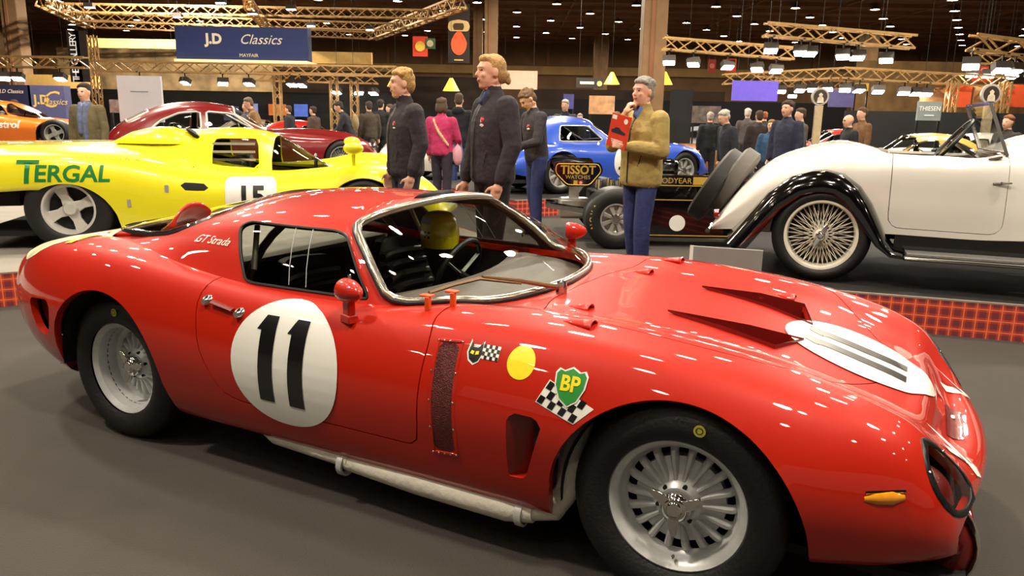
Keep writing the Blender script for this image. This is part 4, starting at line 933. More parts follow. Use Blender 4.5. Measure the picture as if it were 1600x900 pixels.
# ---------------------------------------------------------------- the other cars
def plain_wheel(root, loc, R, rr, w, style, side, m=None, steer=0, n=40):
    """outer side towards local -y; side=+1 turns it round"""
    wh = MB().lathe([(rr, .0), (rr+.004, -.006), (rr-.012, -.004), (rr-.022, .02), (rr-.025, w-.02), (rr, w)], n).build('wheel', m or SILVER, root)
    wh.location = loc; wh.rotation_euler = (0, 0, (PI if side > 0 else 0)+steer); m = m or SILVER
    MB().lathe(tyre_prof(R, rr-.002, -.012, w+.012), n).build('tyre', RUBBER, wh, angle=60)
    if style == 'wire':
        mb = MB(); k = 40
        for i in range(k):
            a = 2*PI*i/k
            for (h, y0, tw) in ((.045, -.005, .35), (.05, .09, -.35)):
                b = a+(tw if i % 2 else -tw); mb._bar((h*math.cos(b), y0, h*math.sin(b)), ((rr-.02)*math.cos(a), .035+.02*(i % 3), (rr-.02)*math.sin(a)), .0045, .0045, 0)
        tag(mb.build('wire_spokes', m, wh, False), kind='stuff'); MB().lathe([(0, -.02), (.03, -.02), (.05, .0), (.05, .1)], 20).build('hub', m, wh); spinner(wh, -.02, .034, 2, 1.1, CHROME, ear=.09)
        MB().lathe([(0, .11), (rr-.03, .11)], 24).build('drum', DARK, wh)
    else:
        d = .05 if style == 'star' else .02
        MB().lathe([(0, d+.05), (rr-.03, d+.05)], 24).build('wheel_back', DARK if style == 'star' else m, wh)
        k = 4 if style == 'star' else 8
        for i in range(k):
            a = 2*PI*i/k+.4; ux = Vector((math.cos(a), 0, math.sin(a))); uy = Vector((-math.sin(a), 0, math.cos(a)))
            MB().prism([(.03, -.05), (.10, -.035), (rr-.05, -.045), (rr-.02, -.055), (rr-.02, .055), (rr-.05, .045), (.10, .035), (.03, .05)] if style == 'star' else [(.04, -.018), (rr-.02, -.025), (rr-.02, .025), (.04, .018)], (0, d, 0), ux, uy, (0, .03, 0)).build('spoke', m, wh, False, bevel=.006)
        MB().lathe([(0, d-.03), (.045, d-.03), (.06, d-.01), (.06, d+.04)], 20).build('hub', CHROME if style != 'star' else m, wh)
    return wh
def shell(root, low, bow, arches, paint, ns=90, nt=20, cuts=()):
    S = loft(low, bow, ns, nt)
    for a in arches: S.split(arch(*a), 'hole')
    for nm, f in cuts: S.split(f, nm)
    S.drop('hole'); b = S.build(('body',), 'body_shell', paint, root, flange=.025); return S, b
def lining(o):
    o.data.materials.append(mat('dark_headlining', '1c1917', .85, noise=.2)); md = o.modifiers.new('lining', 'SOLIDIFY'); md.thickness = .012; md.offset = -1; md.material_offset = 1; md.use_rim = False; return o
def cockpit_hole(x0, x1, w, z=.45): return ('hole', xy(sdpoly([(x0, -w), (x1, -w), (x1, w), (x0, w)]), z))
def canopy(root, tab, bow, wins, paint, trim=CHROME, ns=60, nt=16, glass=None, r=.008):
    G = loft(tab, bow, ns, nt)
    for k, (nm, poly, ym) in enumerate(wins): G.split(xz(sdpoly(rpoly(poly, .04)), ym), nm)
    cb = lining(G.build(('body',), 'cabin_roof', paint, root))
    for nm in dict.fromkeys(w[0] for w in wins):
        for sg in ((-1, 1) if nm.startswith('side') else (0,)):
            if not any(t == nm for t in G.T): continue
            o = G.build((nm,), nm, glass or GLASSD, cb, sg)
            for lp in G.loops((nm,)):
                if sg and sum(p.y for p in lp)*sg < 0: continue
                if len(lp) > 8: MB().tube(lp[::2], r, 6, closed=True).build('window_trim', trim, o)
    return G, cb
def interior(root, x0, x1, w, z0, z1, seats=True):
    t = MB().box(((x0+x1)/2, 0, (z0+z1)/2), (x1-x0, w*2, z1-z0)).build('cabin_floor', DARK, root, False)
    for y in (-.3, .3):
        if seats: MB().box((x0+.35, y, z1+.12), (.16, .42, .42)).build('seat', LEATHER, t, bevel=.05)
    MB().tube([Vector((x1-.35, .3+.17*math.cos(a), z1+.16+.17*math.sin(a))) for a in np.linspace(0, 2*PI, 21)[:-1]], .013, 6, closed=True).build('steering_wheel', BLACK, t)
def yellow_racer():
    Y = mat('yellow_racing_paint', 'f2ea1c', .32, coat=1, noise=.03, nscale=3); YA = math.radians(12); root = thing('racing_prototype', (-3.68-.93*math.sin(YA), 6.4+.93*math.cos(YA), .25), YA, 'yellow closed racing prototype with large green side lettering', 'car')
    low = [(3.35, .26, (.3, .26), (.55, .26), (.75, .26), (.86, .25), (.9, .22), (.9, .18), (.87, .15)), (3.15, .37, (.3, .38), (.5, .42), (.72, .47), (.88, .43), (.94, .34), (.94, .24), (.92, .14)), (2.85, .46, (.3, .47), (.5, .53), (.74, .64), (.91, .58), (.98, .44), (.98, .28), (.95, .13)), (2.5, .50, (.3, .51), (.5, .57), (.75, .69), (.92, .62), (.99, .46), (.99, .28), (.95, .13)), (2.05, .54, (.3, .55), (.5, .58), (.75, .63), (.92, .57), (.99, .44), (.99, .28), (.95, .12)), (1.5, .60, (.3, .60), (.5, .60), (.75, .59), (.92, .54), (.99, .42), (.99, .28), (.95, .12)), (.9, .72, (.3, .72), (.5, .70), (.75, .65), (.93, .58), (1.0, .44), (1.0, .28), (.96, .12)), (.4, .80, (.3, .79), (.5, .77), (.75, .74), (.94, .66), (1.0, .50), (1.0, .34), (.97, .16)), (0, .80, (.3, .80), (.5, .79), (.75, .77), (.95, .71), (1.0, .58), (1.0, .48), (.98, .42)), (-.6, .79, (.3, .79), (.5, .785), (.75, .77), (.95, .72), (1.0, .60), (1.0, .48), (.98, .45)), (-1.1, .77, (.3, .77), (.5, .77), (.75, .76), (.95, .71), (.99, .6), (.99, .48), (.97, .455))]
    low = [(r[0], r[1]*1.09)+tuple((w, z*(1.09 if z > .2 else 1)) for w, z in r[2:]) for r in low]
    S, b = shell(root, low, [(3.35, -.25), (2.8, -.12), (2.2, 0), (-1.1, 0)], [(0, .16, .40), (2.4, .26, .345)], Y, 120, 24, [cockpit_hole(.85, 2.1, .5), ('intake', xz(sdpoly(rpoly([(.86, .50), (1.1, .50), (1.12, .56), (.9, .57)], .02)), .6))])
    [S.build(('intake',), 'side_intake', DARK, b, sg) for sg in (-1, 1)]
    can = [(2.62, .49, (.2, .49), (.42, .49), (.6, .48)), (2.2, .70, (.2, .69), (.42, .63), (.64, .52)), (1.85, .88, (.2, .87), (.42, .81), (.68, .56)), (1.55, .935, (.2, .93), (.43, .87), (.70, .58)), (1.2, .935, (.2, .93), (.43, .88), (.71, .62)), (.7, .89, (.2, .88), (.42, .84), (.70, .70)), (.2, .82, (.2, .81), (.4, .79), (.62, .75)), (-.1, .77, (.2, .76), (.35, .75), (.5, .74))]
    sx = lambda x: x*.87+.02
    can = [(sx(r[0]), r[1]*1.075)+tuple((w, z*1.075) for w, z in r[2:]) for r in can]
    canopy(root, can, [(2.3, -.1), (1.2, 0)], [('side_window', [(1.085, .69), (1.095, .925), (1.48, .925), (1.50, .66)], .3), ('windscreen', [(1.58, .64), (1.61, .96), (1.72, .93), (2.26, .56)], -1)], Y, Y, 80, 18, GLASSD)
    P = [[Vector((x, -.40+r*math.cos(a), .87+r*1.0*math.sin(a))) for a in np.linspace(0, PI, 11)] for x, r in ((.25, .02), (.40, .10), (.58, .145), (.75, .15), (.90, .10), (.98, .02))]
    MB().grid(P).build('intake_hump', Y, root); MB().box((.92, -.40, .965), (.12, .16, .015), R=Matrix.Rotation(.6, 3, 'Y')).build('hump_slot', DARK, root, False)
    interior(root, .9, 2.3, .6, .2, .42)
    for i, z in enumerate((.88, .81, .74)): MB()._bar((1.1, -.60, z), (1.46, -.60, z), .015, .02, 0).build('window_louvre', SILVER, root, False)
    for sg in (-1, 1):
        plain_wheel(root, (0, sg*.95, .345), .345, .205, .40, 'star', sg, mat('pale_alloy', 'd8d6cf', .4, .3, noise=.05)); plain_wheel(root, (2.4, sg*.93, .30), .30, .20, .28, 'star', sg, MATS['pale_alloy'])
        m = MB().ell((2.32, sg*.88, .86), (.09, .06, .055), 14, 8).build('mirror', Y, root); MB().tube([(2.32, sg*.88, .82), (2.32, sg*.84, .66)], .018, 8).build('mirror_stalk', Y, m)
    bv = bvh_of(b); G = mat('letter_green', '14803a', .4, coat=.4, noise=.05)
    def side(nm, sh, x, z, m, off=.003): decal(nm, sh, bv, (x, -1.2, z), (1, 0, 0), (0, 0, 1), m, root, off, .05)
    side('lettering', text_shapes('T', .26, bold=.004, shear=.12, sx=1.05), -.275, .645, G, .004); side('lettering', text_shapes('ERGAL', .185, bold=.004, shear=.12, sx=1.02), .06, .635, G, .004); [decal('team_lettering', text_shapes(tx, .075, sx=1.1), bv, (xx, -1.0, .88), (1, 0, 0), (0, .75, .66), mat('ochre_print', 'b89a20', .5, noise=.05), root, .004, .05) for tx, xx in (('ESCUDERIA', .36), ('MONTJUICH', .98))]
    side('number_panel', (polys(rpoly([(-.21, -.16), (.21, -.16), (.21, .16), (-.21, .16)], .06))), 1.45, .45, WHITEP, .004); side('numeral', text_shapes('15', .24, bold=.008), 1.45, .44, BLACKP, .007)
    for x in (.48, .78): MB().box((x, -1.0, .40+(x-.48)*.4), (.03, .012, .06)).build('panel_clip', SILVER, root, False)
    MB().tube([(-.3, -.5, .42), (-.85, -.5, .42)], .05, 10).build('exhaust', DARK, root); MB().box((-.75, 0, .40), (.6, 1.4, .1)).build('gearbox', DARK, root, False); MB().box((1.2, 0, .13), (4, 1.7, .03)).build('underfloor', DARK, root, False)
COUPE_LOW = [(3.5, .38, (.2, .38), (.35, .38), (.5, .36), (.6, .33), (.62, .3), (.6, .27)), (3.3, .62, (.2, .61), (.38, .58), (.56, .60), (.68, .52), (.70, .4), (.68, .26)), (3.0, .78, (.2, .76), (.38, .68), (.57, .70), (.71, .62), (.75, .44), (.72, .24)), (2.6, .85, (.2, .83), (.4, .74), (.58, .74), (.73, .66), (.78, .46), (.74, .22)), (2.0, .88, (.2, .87), (.42, .81), (.6, .76), (.74, .66), (.78, .46), (.74, .2)), (1.35, .87, (.2, .87), (.44, .85), (.62, .80), (.75, .68), (.79, .47), (.75, .2)), (.5, .84, (.2, .84), (.45, .84), (.63, .81), (.76, .70), (.80, .48), (.76, .2)), (-.2, .86, (.2, .86), (.45, .85), (.63, .81), (.76, .70), (.80, .48), (.76, .22)), (-.8, .82, (.2, .82), (.42, .79), (.58, .73), (.70, .62), (.74, .46), (.70, .26)), (-1.25, .62, (.2, .61), (.36, .58), (.5, .53), (.59, .46), (.62, .38), (.6, .30)), (-1.43, .42, (.2, .42), (.3, .41), (.4, .40), (.46, .38), (.48, .35), (.46, .33))]
COUPE_CAN = [(1.42, .83, (.2, .83), (.45, .82), (.62, .79)), (1.15, 1.03, (.2, 1.02), (.45, .97), (.64, .80)), (.85, 1.23, (.2, 1.22), (.45, 1.15), (.66, .81)), (.45, 1.315, (.2, 1.305), (.47, 1.22), (.67, .81)), (0, 1.32, (.2, 1.31), (.47, 1.22), (.67, .82)), (-.4, 1.25, (.2, 1.24), (.44, 1.16), (.66, .82)), (-.8, 1.08, (.2, 1.07), (.40, 1.0), (.60, .77)), (-1.15, .85, (.2, .84), (.34, .78), (.48, .62)), (-1.38, .58, (.15, .57), (.25, .53), (.35, .45))]
COUPE_WIN = [('side_window', [(.27, .85), (.28, 1.16), (.72, 1.13), (1.08, .86)], .35), ('side_quarter_window', [(.17, .85), (.18, 1.16), (-.15, 1.13), (-.45, 1.0), (-.62, .86)], .35), ('windscreen', [(.92, 1.20), (1.36, .86), (1.30, .80), (1.10, .84), (.80, 1.18)], -1), ('rear_screen', [(-.62, 1.20), (-.95, .98), (-.90, .90), (-.55, 1.1)], -1)]
def clampwin(ws, y=.36):
    return ws
def coupe(loc, rz, label, paint, wheel='wire', scale=1.0, trim=CHROME, ns=80, group=None, far=False, number=None):
    root = thing('vintage_coupe', loc, rz, label, 'car', group)
    S, b = shell(root, COUPE_LOW, [(3.5, -.35), (3.0, -.1), (2.5, 0), (-.6, 0), (-1.43, .3)], [(0, .33, .36), (2.6, .33, .37)], paint, ns, 18 if not far else 12, [cockpit_hole(-.5, 1.15, .54, .6)])
    G = loft(COUPE_CAN, [(1.42, -.35), (.8, -.25), (.3, 0), (-1.38, .1)], 60 if not far else 30, 16 if not far else 10)
    for nm, poly, ym in COUPE_WIN:
        f = sdpoly(rpoly(poly, .04))
        if nm in ('windscreen', 'rear_screen'):
            # the glass between the pillars: below the roof line in front, inside the pillar line
            if nm == 'windscreen': G.split(lambda V, A=None: np.maximum(np.maximum(np.abs(V[:, 1])-.50, .80-(V[:, 0]+.22*V[:, 1]**2)), np.maximum(V[:, 0]+.35*V[:, 1]**2-1.36, -9)), nm)
            else: G.split(lambda V, A=None: np.maximum(np.abs(V[:, 1])-.30, np.abs(V[:, 0]+.78)-.17), nm)
        else: G.split(xz(f, ym), nm)
    cb = lining(G.build(('body',), 'cabin_roof', paint, root))
    for nm in ('side_window', 'side_quarter_window', 'windscreen', 'rear_screen'):
        for sg in ((-1, 1) if nm.startswith('side') else (0,)):
            o = G.build((nm,), nm, GLASS, cb, sg)
            for lp in G.loops((nm,)):
                if (sg and sum(p.y for p in lp)*sg < 0) or len(lp) < 8: continue
                MB().tube(lp[::2], .019, 6, closed=True).build('window_trim', trim, o)
    interior(root, -.5, 1.3, .55, .2, .62)
    for sg in (-1, 1):
        for x in (0, 2.6): plain_wheel(root, (x, sg*.72, .335), .335, .23, .15, wheel, sg, SILVER, n=28)
        h = MB().lathe([(0, .03), (.07, .02), (.085, -.02), (.06, -.12)], 16, (3.28, sg*.55, .56), 'X').build('headlamp', CHROME, root)
    MB().prism(rpoly([(-.22, -.14), (.22, -.14), (.25, .1), (.12, .2), (-.12, .2), (-.25, .1)], .05), (3.46, 0, .48), (0, 1, 0), (0, 0, 1), (.03, 0, 0)).build('grille', CHROME, root, False); MB().tube([(3.45, -.62, .36), (3.56, -.3, .36), (3.58, 0, .36), (3.56, .3, .36), (3.45, .62, .36)], .025, 8).build('bumper', CHROME, root)
    MB().box((1.0, 0, .2), (3.8, 1.2, .05)).build('underfloor', DARK, root, False)
    if number:
        bv = bvh_of(b); decal('door_roundel', disc2(.22, 32, 5), bv, (.85, -1.2, .5), (1, 0, 0), (0, 0, 1), WHITEP, root, .004, .05); decal('numeral', text_shapes(number, .26, bold=.006), bv, (.85, -1.2, .5), (1, 0, 0), (0, 0, 1), BLACKP, root, .008, .05)
    if scale != 1: root.scale = (scale,)*3
    return root
def blue_coupe():
    Bp = mat('bright_blue_paint', '2f56c4', .32, coat=1, noise=.03, nscale=3); root = thing('sports_coupe', (.70-.66*math.sin(A1), 12.09+.66*math.cos(A1), .25), A1, 'bright blue coupe with white door roundel behind the man in olive', 'car')
    low = [(3.25, .36, (.2, .36), (.4, .36), (.52, .35), (.6, .33), (.62, .29), (.6, .26)), (3.0, .56, (.2, .56), (.4, .57), (.56, .60), (.68, .54), (.72, .40), (.68, .24)), (2.55, .68, (.2, .68), (.4, .70), (.57, .745), (.70, .68), (.76, .46), (.72, .22)), (2.0, .76, (.2, .76), (.4, .76), (.58, .77), (.71, .68), (.76, .46), (.72, .2)), (1.4, .79, (.2, .79), (.42, .785), (.6, .76), (.73, .66), (.77, .46), (.73, .2)), (.6, .76, (.2, .76), (.44, .76), (.62, .75), (.74, .66), (.78, .46), (.74, .2)), (0, .76, (.2, .76), (.44, .77), (.62, .77), (.75, .69), (.79, .48), (.74, .22)), (-.5, .72, (.2, .72), (.42, .72), (.58, .70), (.70, .62), (.73, .47), (.68, .26)), (-.85, .56, (.2, .56), (.36, .55), (.48, .53), (.56, .48), (.58, .40), (.54, .32))]
    S, b = shell(root, low, [(3.25, -.35), (2.8, -.12), (2.3, 0), (-.3, 0), (-.85, .2)], [(0, .32, .34), (2.5, .32, .34)], Bp, 100, 18, [cockpit_hole(-.3, 1.1, .52, .6)])
    can = [(1.35, .78, (.2, .78), (.42, .77), (.6, .75)), (1.1, .96, (.2, .95), (.44, .89), (.61, .75)), (.85, 1.12, (.2, 1.11), (.44, 1.03), (.62, .75)), (.5, 1.185, (.2, 1.175), (.45, 1.08), (.63, .75)), (.15, 1.16, (.2, 1.15), (.44, 1.06), (.63, .76)), (-.25, 1.02, (.2, 1.01), (.40, .94), (.61, .76)), (-.65, .78, (.2, .77), (.34, .74), (.5, .66))]
    G = loft(can, [(1.35, -.35), (.8, -.25), (.3, 0), (-.65, .1)], 60, 16)
    G.split(lambda V, A=None: np.maximum(np.maximum(np.abs(V[:, 1])-.47, .80-(V[:, 0]+.22*V[:, 1]**2)), V[:, 0]+.35*V[:, 1]**2-1.29), 'windscreen'); G.split(xz(sdpoly(rpoly([(.02, .80), (.12, 1.04), (.62, 1.04), (.9, .80)], .04)), .35), 'side_window')
    cb = lining(G.build(('body',), 'cabin_roof', Bp, root))
    for nm, sgs in (('windscreen', (0,)), ('side_window', (-1, 1))):
        for sg in sgs:
            o = G.build((nm,), nm, GLASSD, cb, sg)
            for lp in G.loops((nm,)):
                if not (sg and sum(p.y for p in lp)*sg < 0) and len(lp) > 8: MB().tube(lp[::2], .012, 6, closed=True).build('window_trim', SILVER, o)
    interior(root, -.3, 1.2, .55, .2, .55)
    for sg in (-1, 1):
        for x in (0, 2.5): plain_wheel(root, (x, sg*.70, .315), .315, .21, .17, 'slot', sg, SILVER, n=32)
    bv = bvh_of(b); decal('door_roundel', disc2(.24, 40, 6), bv, (1.2, -1.2, .48), (1, 0, 0), (0, 0, 1), WHITEP, root, .004, .05); decal('numeral_stroke', star_rect(-.07, -.022, .05, .022), bv, (1.12, -1.2, .38), (1, 0, -.15), (.15, 0, 1), BLACKP, root, .008, .05)
    MB().box((1.0, 0, .2), (3.6, 1.2, .05)).build('underfloor', DARK, root, False)
def white_roadster():
    W = mat('cream_white_paint', 'ece9e0', .3, coat=1, noise=.015, nscale=3); a = math.radians(-21.5)
    root = thing('vintage_roadster', (2.28-.66*math.sin(a), 5.70+.66*math.cos(a), .25), a, 'white vintage roadster with black wings and wire wheels', 'car')
    low = [(2.6, .90, (.15, .89), (.25, .85), (.32, .78), (.34, .6), (.34, .42)), (1.9, .99, (.2, .98), (.33, .93), (.42, .85), (.45, .6), (.45, .40)), (1.22, 1.04, (.25, 1.03), (.44, .99), (.56, .91), (.61, .62), (.60, .375)), (1.1, .95, (.27, .95), (.50, .945), (.60, .90), (.625, .62), (.605, .37)), (.75, .93, (.27, .93), (.52, .93), (.61, .89), (.63, .62), (.605, .37)), (.42, .945, (.27, .95), (.50, .94), (.60, .89), (.625, .62), (.605, .37)), (.28, .985, (.27, .98), (.48, .955), (.59, .885), (.62, .6), (.60, .36)), (.08, 1.02, (.27, 1.01), (.46, .975), (.57, .885), (.60, .6), (.585, .35)), (-.16, .965, (.27, .955), (.44, .915), (.54, .83), (.575, .56), (.56, .34)), (-.43, .845, (.25, .83), (.40, .795), (.49, .72), (.52, .50), (.5, .32)), (-.66, .61, (.22, .60), (.35, .57), (.42, .51), (.44, .42), (.42, .31)), (-.84, .345, (.2, .34), (.3, .335), (.36, .325), (.38, .31), (.36, .29))]
    S = loft(low, [(2.6, 0), (-.3, 0), (-.84, .1)], 140, 24)
    S.split(xy(sdpoly(rpoly([(.34, -.47), (1.10, -.47), (1.14, 0), (1.10, .47), (.34, .47)], .08)), .8), 'hole'); S.split(arch(0, .33, .365), 'hole')
    dr = sdpoly(rpoly([(.425, 1.0), (.44, .42), (1.16, .41), (1.15, 1.0)], .09)); S.split(xz(lambda p, q: dr(p, q)-.0025, .4), 'gap'); S.split(xz(lambda p, q: dr(p, q)+.0025, .4), 'door', ('gap',))
    S.drop('hole'); S.drop('gap'); b = S.build(('body',), 'body_shell', W, root, flange=.02)
    for sg in (-1, 1):
        d = S.build(('door',), 'door', W, root, sg, flange=.02); hy = sg*.632
        MB().tube([(1.06, hy, .765), (1.17, hy-sg*-.012, .775)], .008, 8).tube([(1.11, hy-sg*.03, .77), (1.11, hy+sg*.012, .77)], .010, 8).build('door_handle', CHROME, d)
        # wing swept over the wheel and down into the running board
        path = [(-.68, .25), (-.62, .33), (-.52, .47), (-.40, .635), (-.24, .765), (-.10, .812), (0, .82), (.12, .795), (.24, .71), (.33, .59), (.40, .45), (.45, .34), (.50, .275), (.60, .25)]; P = []
        for i, (x, z) in enumerate(path):
            n0 = path[max(i-1, 0)]; n1 = path[min(i+1, len(path)-1)]; t = Vector((n1[0]-n0[0], 0, n1[1]-n0[1])).normalized(); n = Vector((t.z, 0, -t.x)); k = 1 if i < 10 else max(.25, 1-(i-9)*.2)
            P.append([Vector((x, sg*w, z))+n*(q*k) for w, q in ((.42, -.02), (.52, .0), (.62, .002), (.69, .022), (.735, .06), (.755, .11), (.755, .155), (.74, .155))])
        wing = MB().grid(P).build('rear_wing', GLOSSB, root)
        MB().box((1.55, sg*.69, .235), (2.0, .26, .035)).build('running_board', GLOSSB, root, bevel=.012); MB().box((1.55, sg*.70, .258), (1.95, .20, .012)).build('tread_strip', mat('ribbed_grey_tread', '8e8c88', .4, .4, noise=.2, nscale=40), root, False); MB().tube([(.56, sg*.822, .235), (2.55, sg*.822, .235)], .012, 8).build('tread_edge', CHROME, root)
        MB().box((1.5, sg*.58, .31), (2.0, .03, .13)).build('valance', GLOSSB, root, False)
        CW = mat('cream_wheel_paint', 'e9e3d2', .4, noise=.03)
        for x in (0, 2.75): plain_wheel(root, (x, sg*.72, .346), .345, .252, .13, 'wire', sg, CW, n=56)
        # windscreen post
        MB()._bar((1.14, sg*.52, .95), (1.0, sg*.50, 1.30), .03, .022, 0).build('screen_post', CHROME, root, False)
        MB().tube([(1.02, sg*.57, .93), (1.10, sg*.57, .95)], .02, 8).build('screen_knuckle', CHROME, root)
    pts = [(1.13, -.51, .97), (1.0, -.49, 1.29), (1.0, .49, 1.29), (1.13, .51, .97)]
    ws = MB().add(pts, [(0, 1, 2, 3)]).build('windscreen', GLASS, root, False); MB()._bar((1.0, -.5, 1.30), (1.0, .5, 1.30), .022, .022, 0)._bar((1.13, -.5, .965), (1.13, .5, .965), .02, .02, 0).build('screen_rail', CHROME, ws, False)
    tub = MB().box((.73, 0, .55), (.85, 1.02, .04)).build('cockpit_floor', LEATHER, root, False)
    MB().box((.40, 0, .76), (.10, 1.0, .40)).build('seat_back', mat('tan_hide', '5a4a38', .5, noise=.15), tub, bevel=.05); MB().box((.62, 0, .62), (.45, 1.0, .16)).build('seat_cushion', MATS['tan_hide'], tub, bevel=.05); MB().box((1.12, 0, .86), (.05, 1.0, .18)).build('dashboard', mat('walnut_dash', '4a2c1a', .35, coat=.6, noise=.3, nscale=9), tub, False)
    c = Vector((.90, .28, 1.03)); n = Vector((-.8, 0, .6)); sx = Vector((0, 1, 0)); sy = n.cross(sx)
    sw = MB().tube([c+(sx*math.cos(t)+sy*math.sin(t))*.2 for t in np.linspace(0, 2*PI, 29)[:-1]], .014, 8, closed=True).build('steering_wheel', BLACK, tub)
    for k in range(4): t = PI/4+k*PI/2; MB()._bar(c, c+(sx*math.cos(t)+sy*math.sin(t))*.195, .012, .006, 0).build('wheel_spoke', CHROME, sw, False)
    MB().tube([c, c+Vector((.3, 0, -.2))], .018, 8).build('steering_column', CHROME, sw)
    # covered spare wheels on the sloping tail
    for k, (x, z, r, m) in enumerate(((-.86, .62, .335, mat('black_spare_cover', '1c1b1a', .6, noise=.15, bump=.1)), (-.72, .66, .30, mat('grey_spare_cover', '5e5a54', .7, noise=.15, bump=.1)))):
        o = MB().lathe([(0, .075), (r*.9, .072), (r, .05), (r, -.05), (r*.9, -.07), (0, -.07)], 40, axis='X').build('spare_wheel', m, root); o.location = (x, 0, z); o.rotation_euler = (0, -.55, 0) if False else (0, .55, 0)
    MB().tube([(-.80, 0, .62), (-.45, 0, .72)], .05, 10).build('spare_bracket', CHROME, root)
    for y in (-.35, .35): MB().lathe([(0, -.02), (.035, -.015), (.04, .02)], 16, (-.80, y, .42), 'X').build('tail_lamp', mat('red_lens', 'a01010', .2, coat=1, noise=.05), root)
    MB().tube([(-.86, -.34, .27), (-.88, 0, .27), (-.86, .34, .27)], .022, 8).build('rear_bumper', GLOSSB, root); MB().box((.9, 0, .34), (3.2, .8, .06)).build('chassis', DARK, root, False)
def black_racer():
    root = thing('formula_racer', (1.145, 8.64+.72, 0), 0, 'black single-seater racer with gold pinstripes and gold-lettered rear wing', 'car')
    GP = mat('gold_pinstripe', 'd0a848', .35, .3, noise=.05); K = GLOSSB
    low = [(3.4, .24, (.1, .24), (.2, .23), (.28, .2), (.26, .14)), (2.6, .38, (.12, .37), (.22, .34), (.30, .26), (.28, .12)), (1.9, .55, (.14, .54), (.27, .50), (.36, .32), (.34, .10)), (1.3, .66, (.16, .65), (.32, .60), (.45, .36), (.44, .09)), (.8, .78, (.16, .77), (.33, .66), (.48, .36), (.48, .09)), (.35, .80, (.15, .78), (.30, .62), (.42, .36), (.42, .1))]
    S = loft(low, [(3.4, 0), (.35, 0)], 60, 16); S.split(xy(sdpoly(rpoly([(1.0, -.22), (1.75, -.2), (1.75, .2), (1.0, .22)], .08)), .45), 'hole'); S.drop('hole'); b = S.build(('body',), 'monocoque', K, root, flange=.02)
    bv = bvh_of(b)
    for z in (.53, .68): decal('pinstripe', star_rect(-.42, -.006, .9, .006), bv, (.85, -1, z-.12), (1, 0, 0), (0, .25, .97), GP, root, .003, .06)
    decal('white_disc', disc2(.09, 28, 4), bv, (.70, -1, .28), (1, 0, 0), (0, 0, 1), WHITEP, root, .004, .04)
    sp = MB().prism([(.35, .10), (1.60, .10), (1.55, .55), (1.35, .80), (.40, .80)], (0, -.68, 0), (1, 0, 0), (0, 0, 1), (0, .22, 0)).build('side_pod', K, root, False, bevel=.03)
    for z, x1 in ((.69, 1.35), (.53, 1.5), (.13, 1.5)): MB().box(((.38+x1)/2, -.684, z), (x1-.38, .006, .01)).build('pinstripe', GP, sp, False)
    MB().lathe([(0, -.003), (.09, -.003), (.09, .0)], 28, (.70, -.684, .27)).build('white_disc', WHITEP, sp)
    MB().box((.98, -.683, .745), (.26, .005, .085)).build('gold_panel', GP, sp, False); text_obj('lettering', 'GOODYEAR', .085, GP, (.60, -.684, .742), (1, 0, 0), (0, 0, 1), sp, .004)
    ab = MB().box((.55, 0, .84), (.5, .3, .22)).build('airbox', K, root, bevel=.06); MB().box((.62, -.20, .75), (.55, .02, .06)).build('airbox_lettering_band', GP, ab, False)
    en = MB().box((.05, 0, .42), (.6, .5, .3)).build('engine_block', DARK, root, bevel=.02)
    for k in range(4):
        for y in (-.16, .16): MB().tube([(-.12+.14*k, y, .55), (-.12+.14*k, y, .70)], .035, 10).build('intake_trumpet', CHROME, en)
    MB().box((.05, -.26, .52), (.55, .05, .06)).build('cam_cover', mat('violet_cam_cover', '4a3a78', .35, .5, noise=.1), en, bevel=.01)
    for y in (-.3, .3): MB().tube([(.3, y, .4), (.0, y*1.2, .33), (-.4, y*.9, .36), (-.75, y*.7, .40)], .035, 8).build('exhaust', CHROME, en)
    MB().box((-.35, 0, .35), (.5, .26, .24)).build('gearbox', SILVER, root, bevel=.03)
    for y in (-1, 1):
        for a_, b_ in (((-.05, .72, .42), (.25, .25, .5)), ((-.05, .72, .24), (.3, .25, .16)), ((.05, .7, .3), (-.3, .2, .3))): MB().tube([(a_[0], y*a_[1], a_[2]), (b_[0], y*b_[1], b_[2])], .014, 6).build('suspension_arm', CHROME, root)
        plain_wheel(root, (-.02, y*.92, .33), .335, .17, .40, 'slot', y, SILVER); plain_wheel(root, (2.55, y*.85, .27), .27, .165, .25, 'slot', y, SILVER)
        ep = MB().prism(rpoly([(-.69, .92), (-.17, .92), (-.13, .82), (-.27, .645), (-.55, .645), (-.70, .80)], .04), (0, y*.5-.008, 0), (1, 0, 0), (0, 0, 1), (0, .016, 0)).build('wing_end_plate', K, root, False)
        if y < 0:
            L = rpoly([(-.665, .90), (-.19, .90), (-.155, .82), (-.285, .665), (-.54, .665), (-.675, .80)], .04); MB().tube([(p, -.512, q) for p, q in L], .006, 6, closed=True).build('gold_border', GP, ep)
            text_obj('lettering', 'TISSOT', .135, GP, (-.42, -.508, .83), (1, 0, 0), (0, 0, 1), ep, .004, bold=.004, sx=.92); text_obj('small_lettering', 'WATCHES', .06, GP, (-.42, -.508, .75), (1, 0, 0), (0, 0, 1), ep, .004); MB().box((-.445, -.512, .69), (.045, .004, .05)).build('emblem', GP, ep, False); e2 = MB().box((-.385, -.512, .69), (.05, .004, .05)).build('emblem', mat('emblem_red', 'b02018', .5, noise=.05), ep, False); MB().box((-.385, -.515, .69), (.032, .004, .01)).box((-.385, -.515, .69), (.01, .004, .032)).build('cross', WHITEP, e2, False)
    wp = []
    for x, z in ((-.68, .86), (-.5, .905), (-.3, .90), (-.18, .87), (-.3, .885), (-.5, .885)): wp.append((x, z))
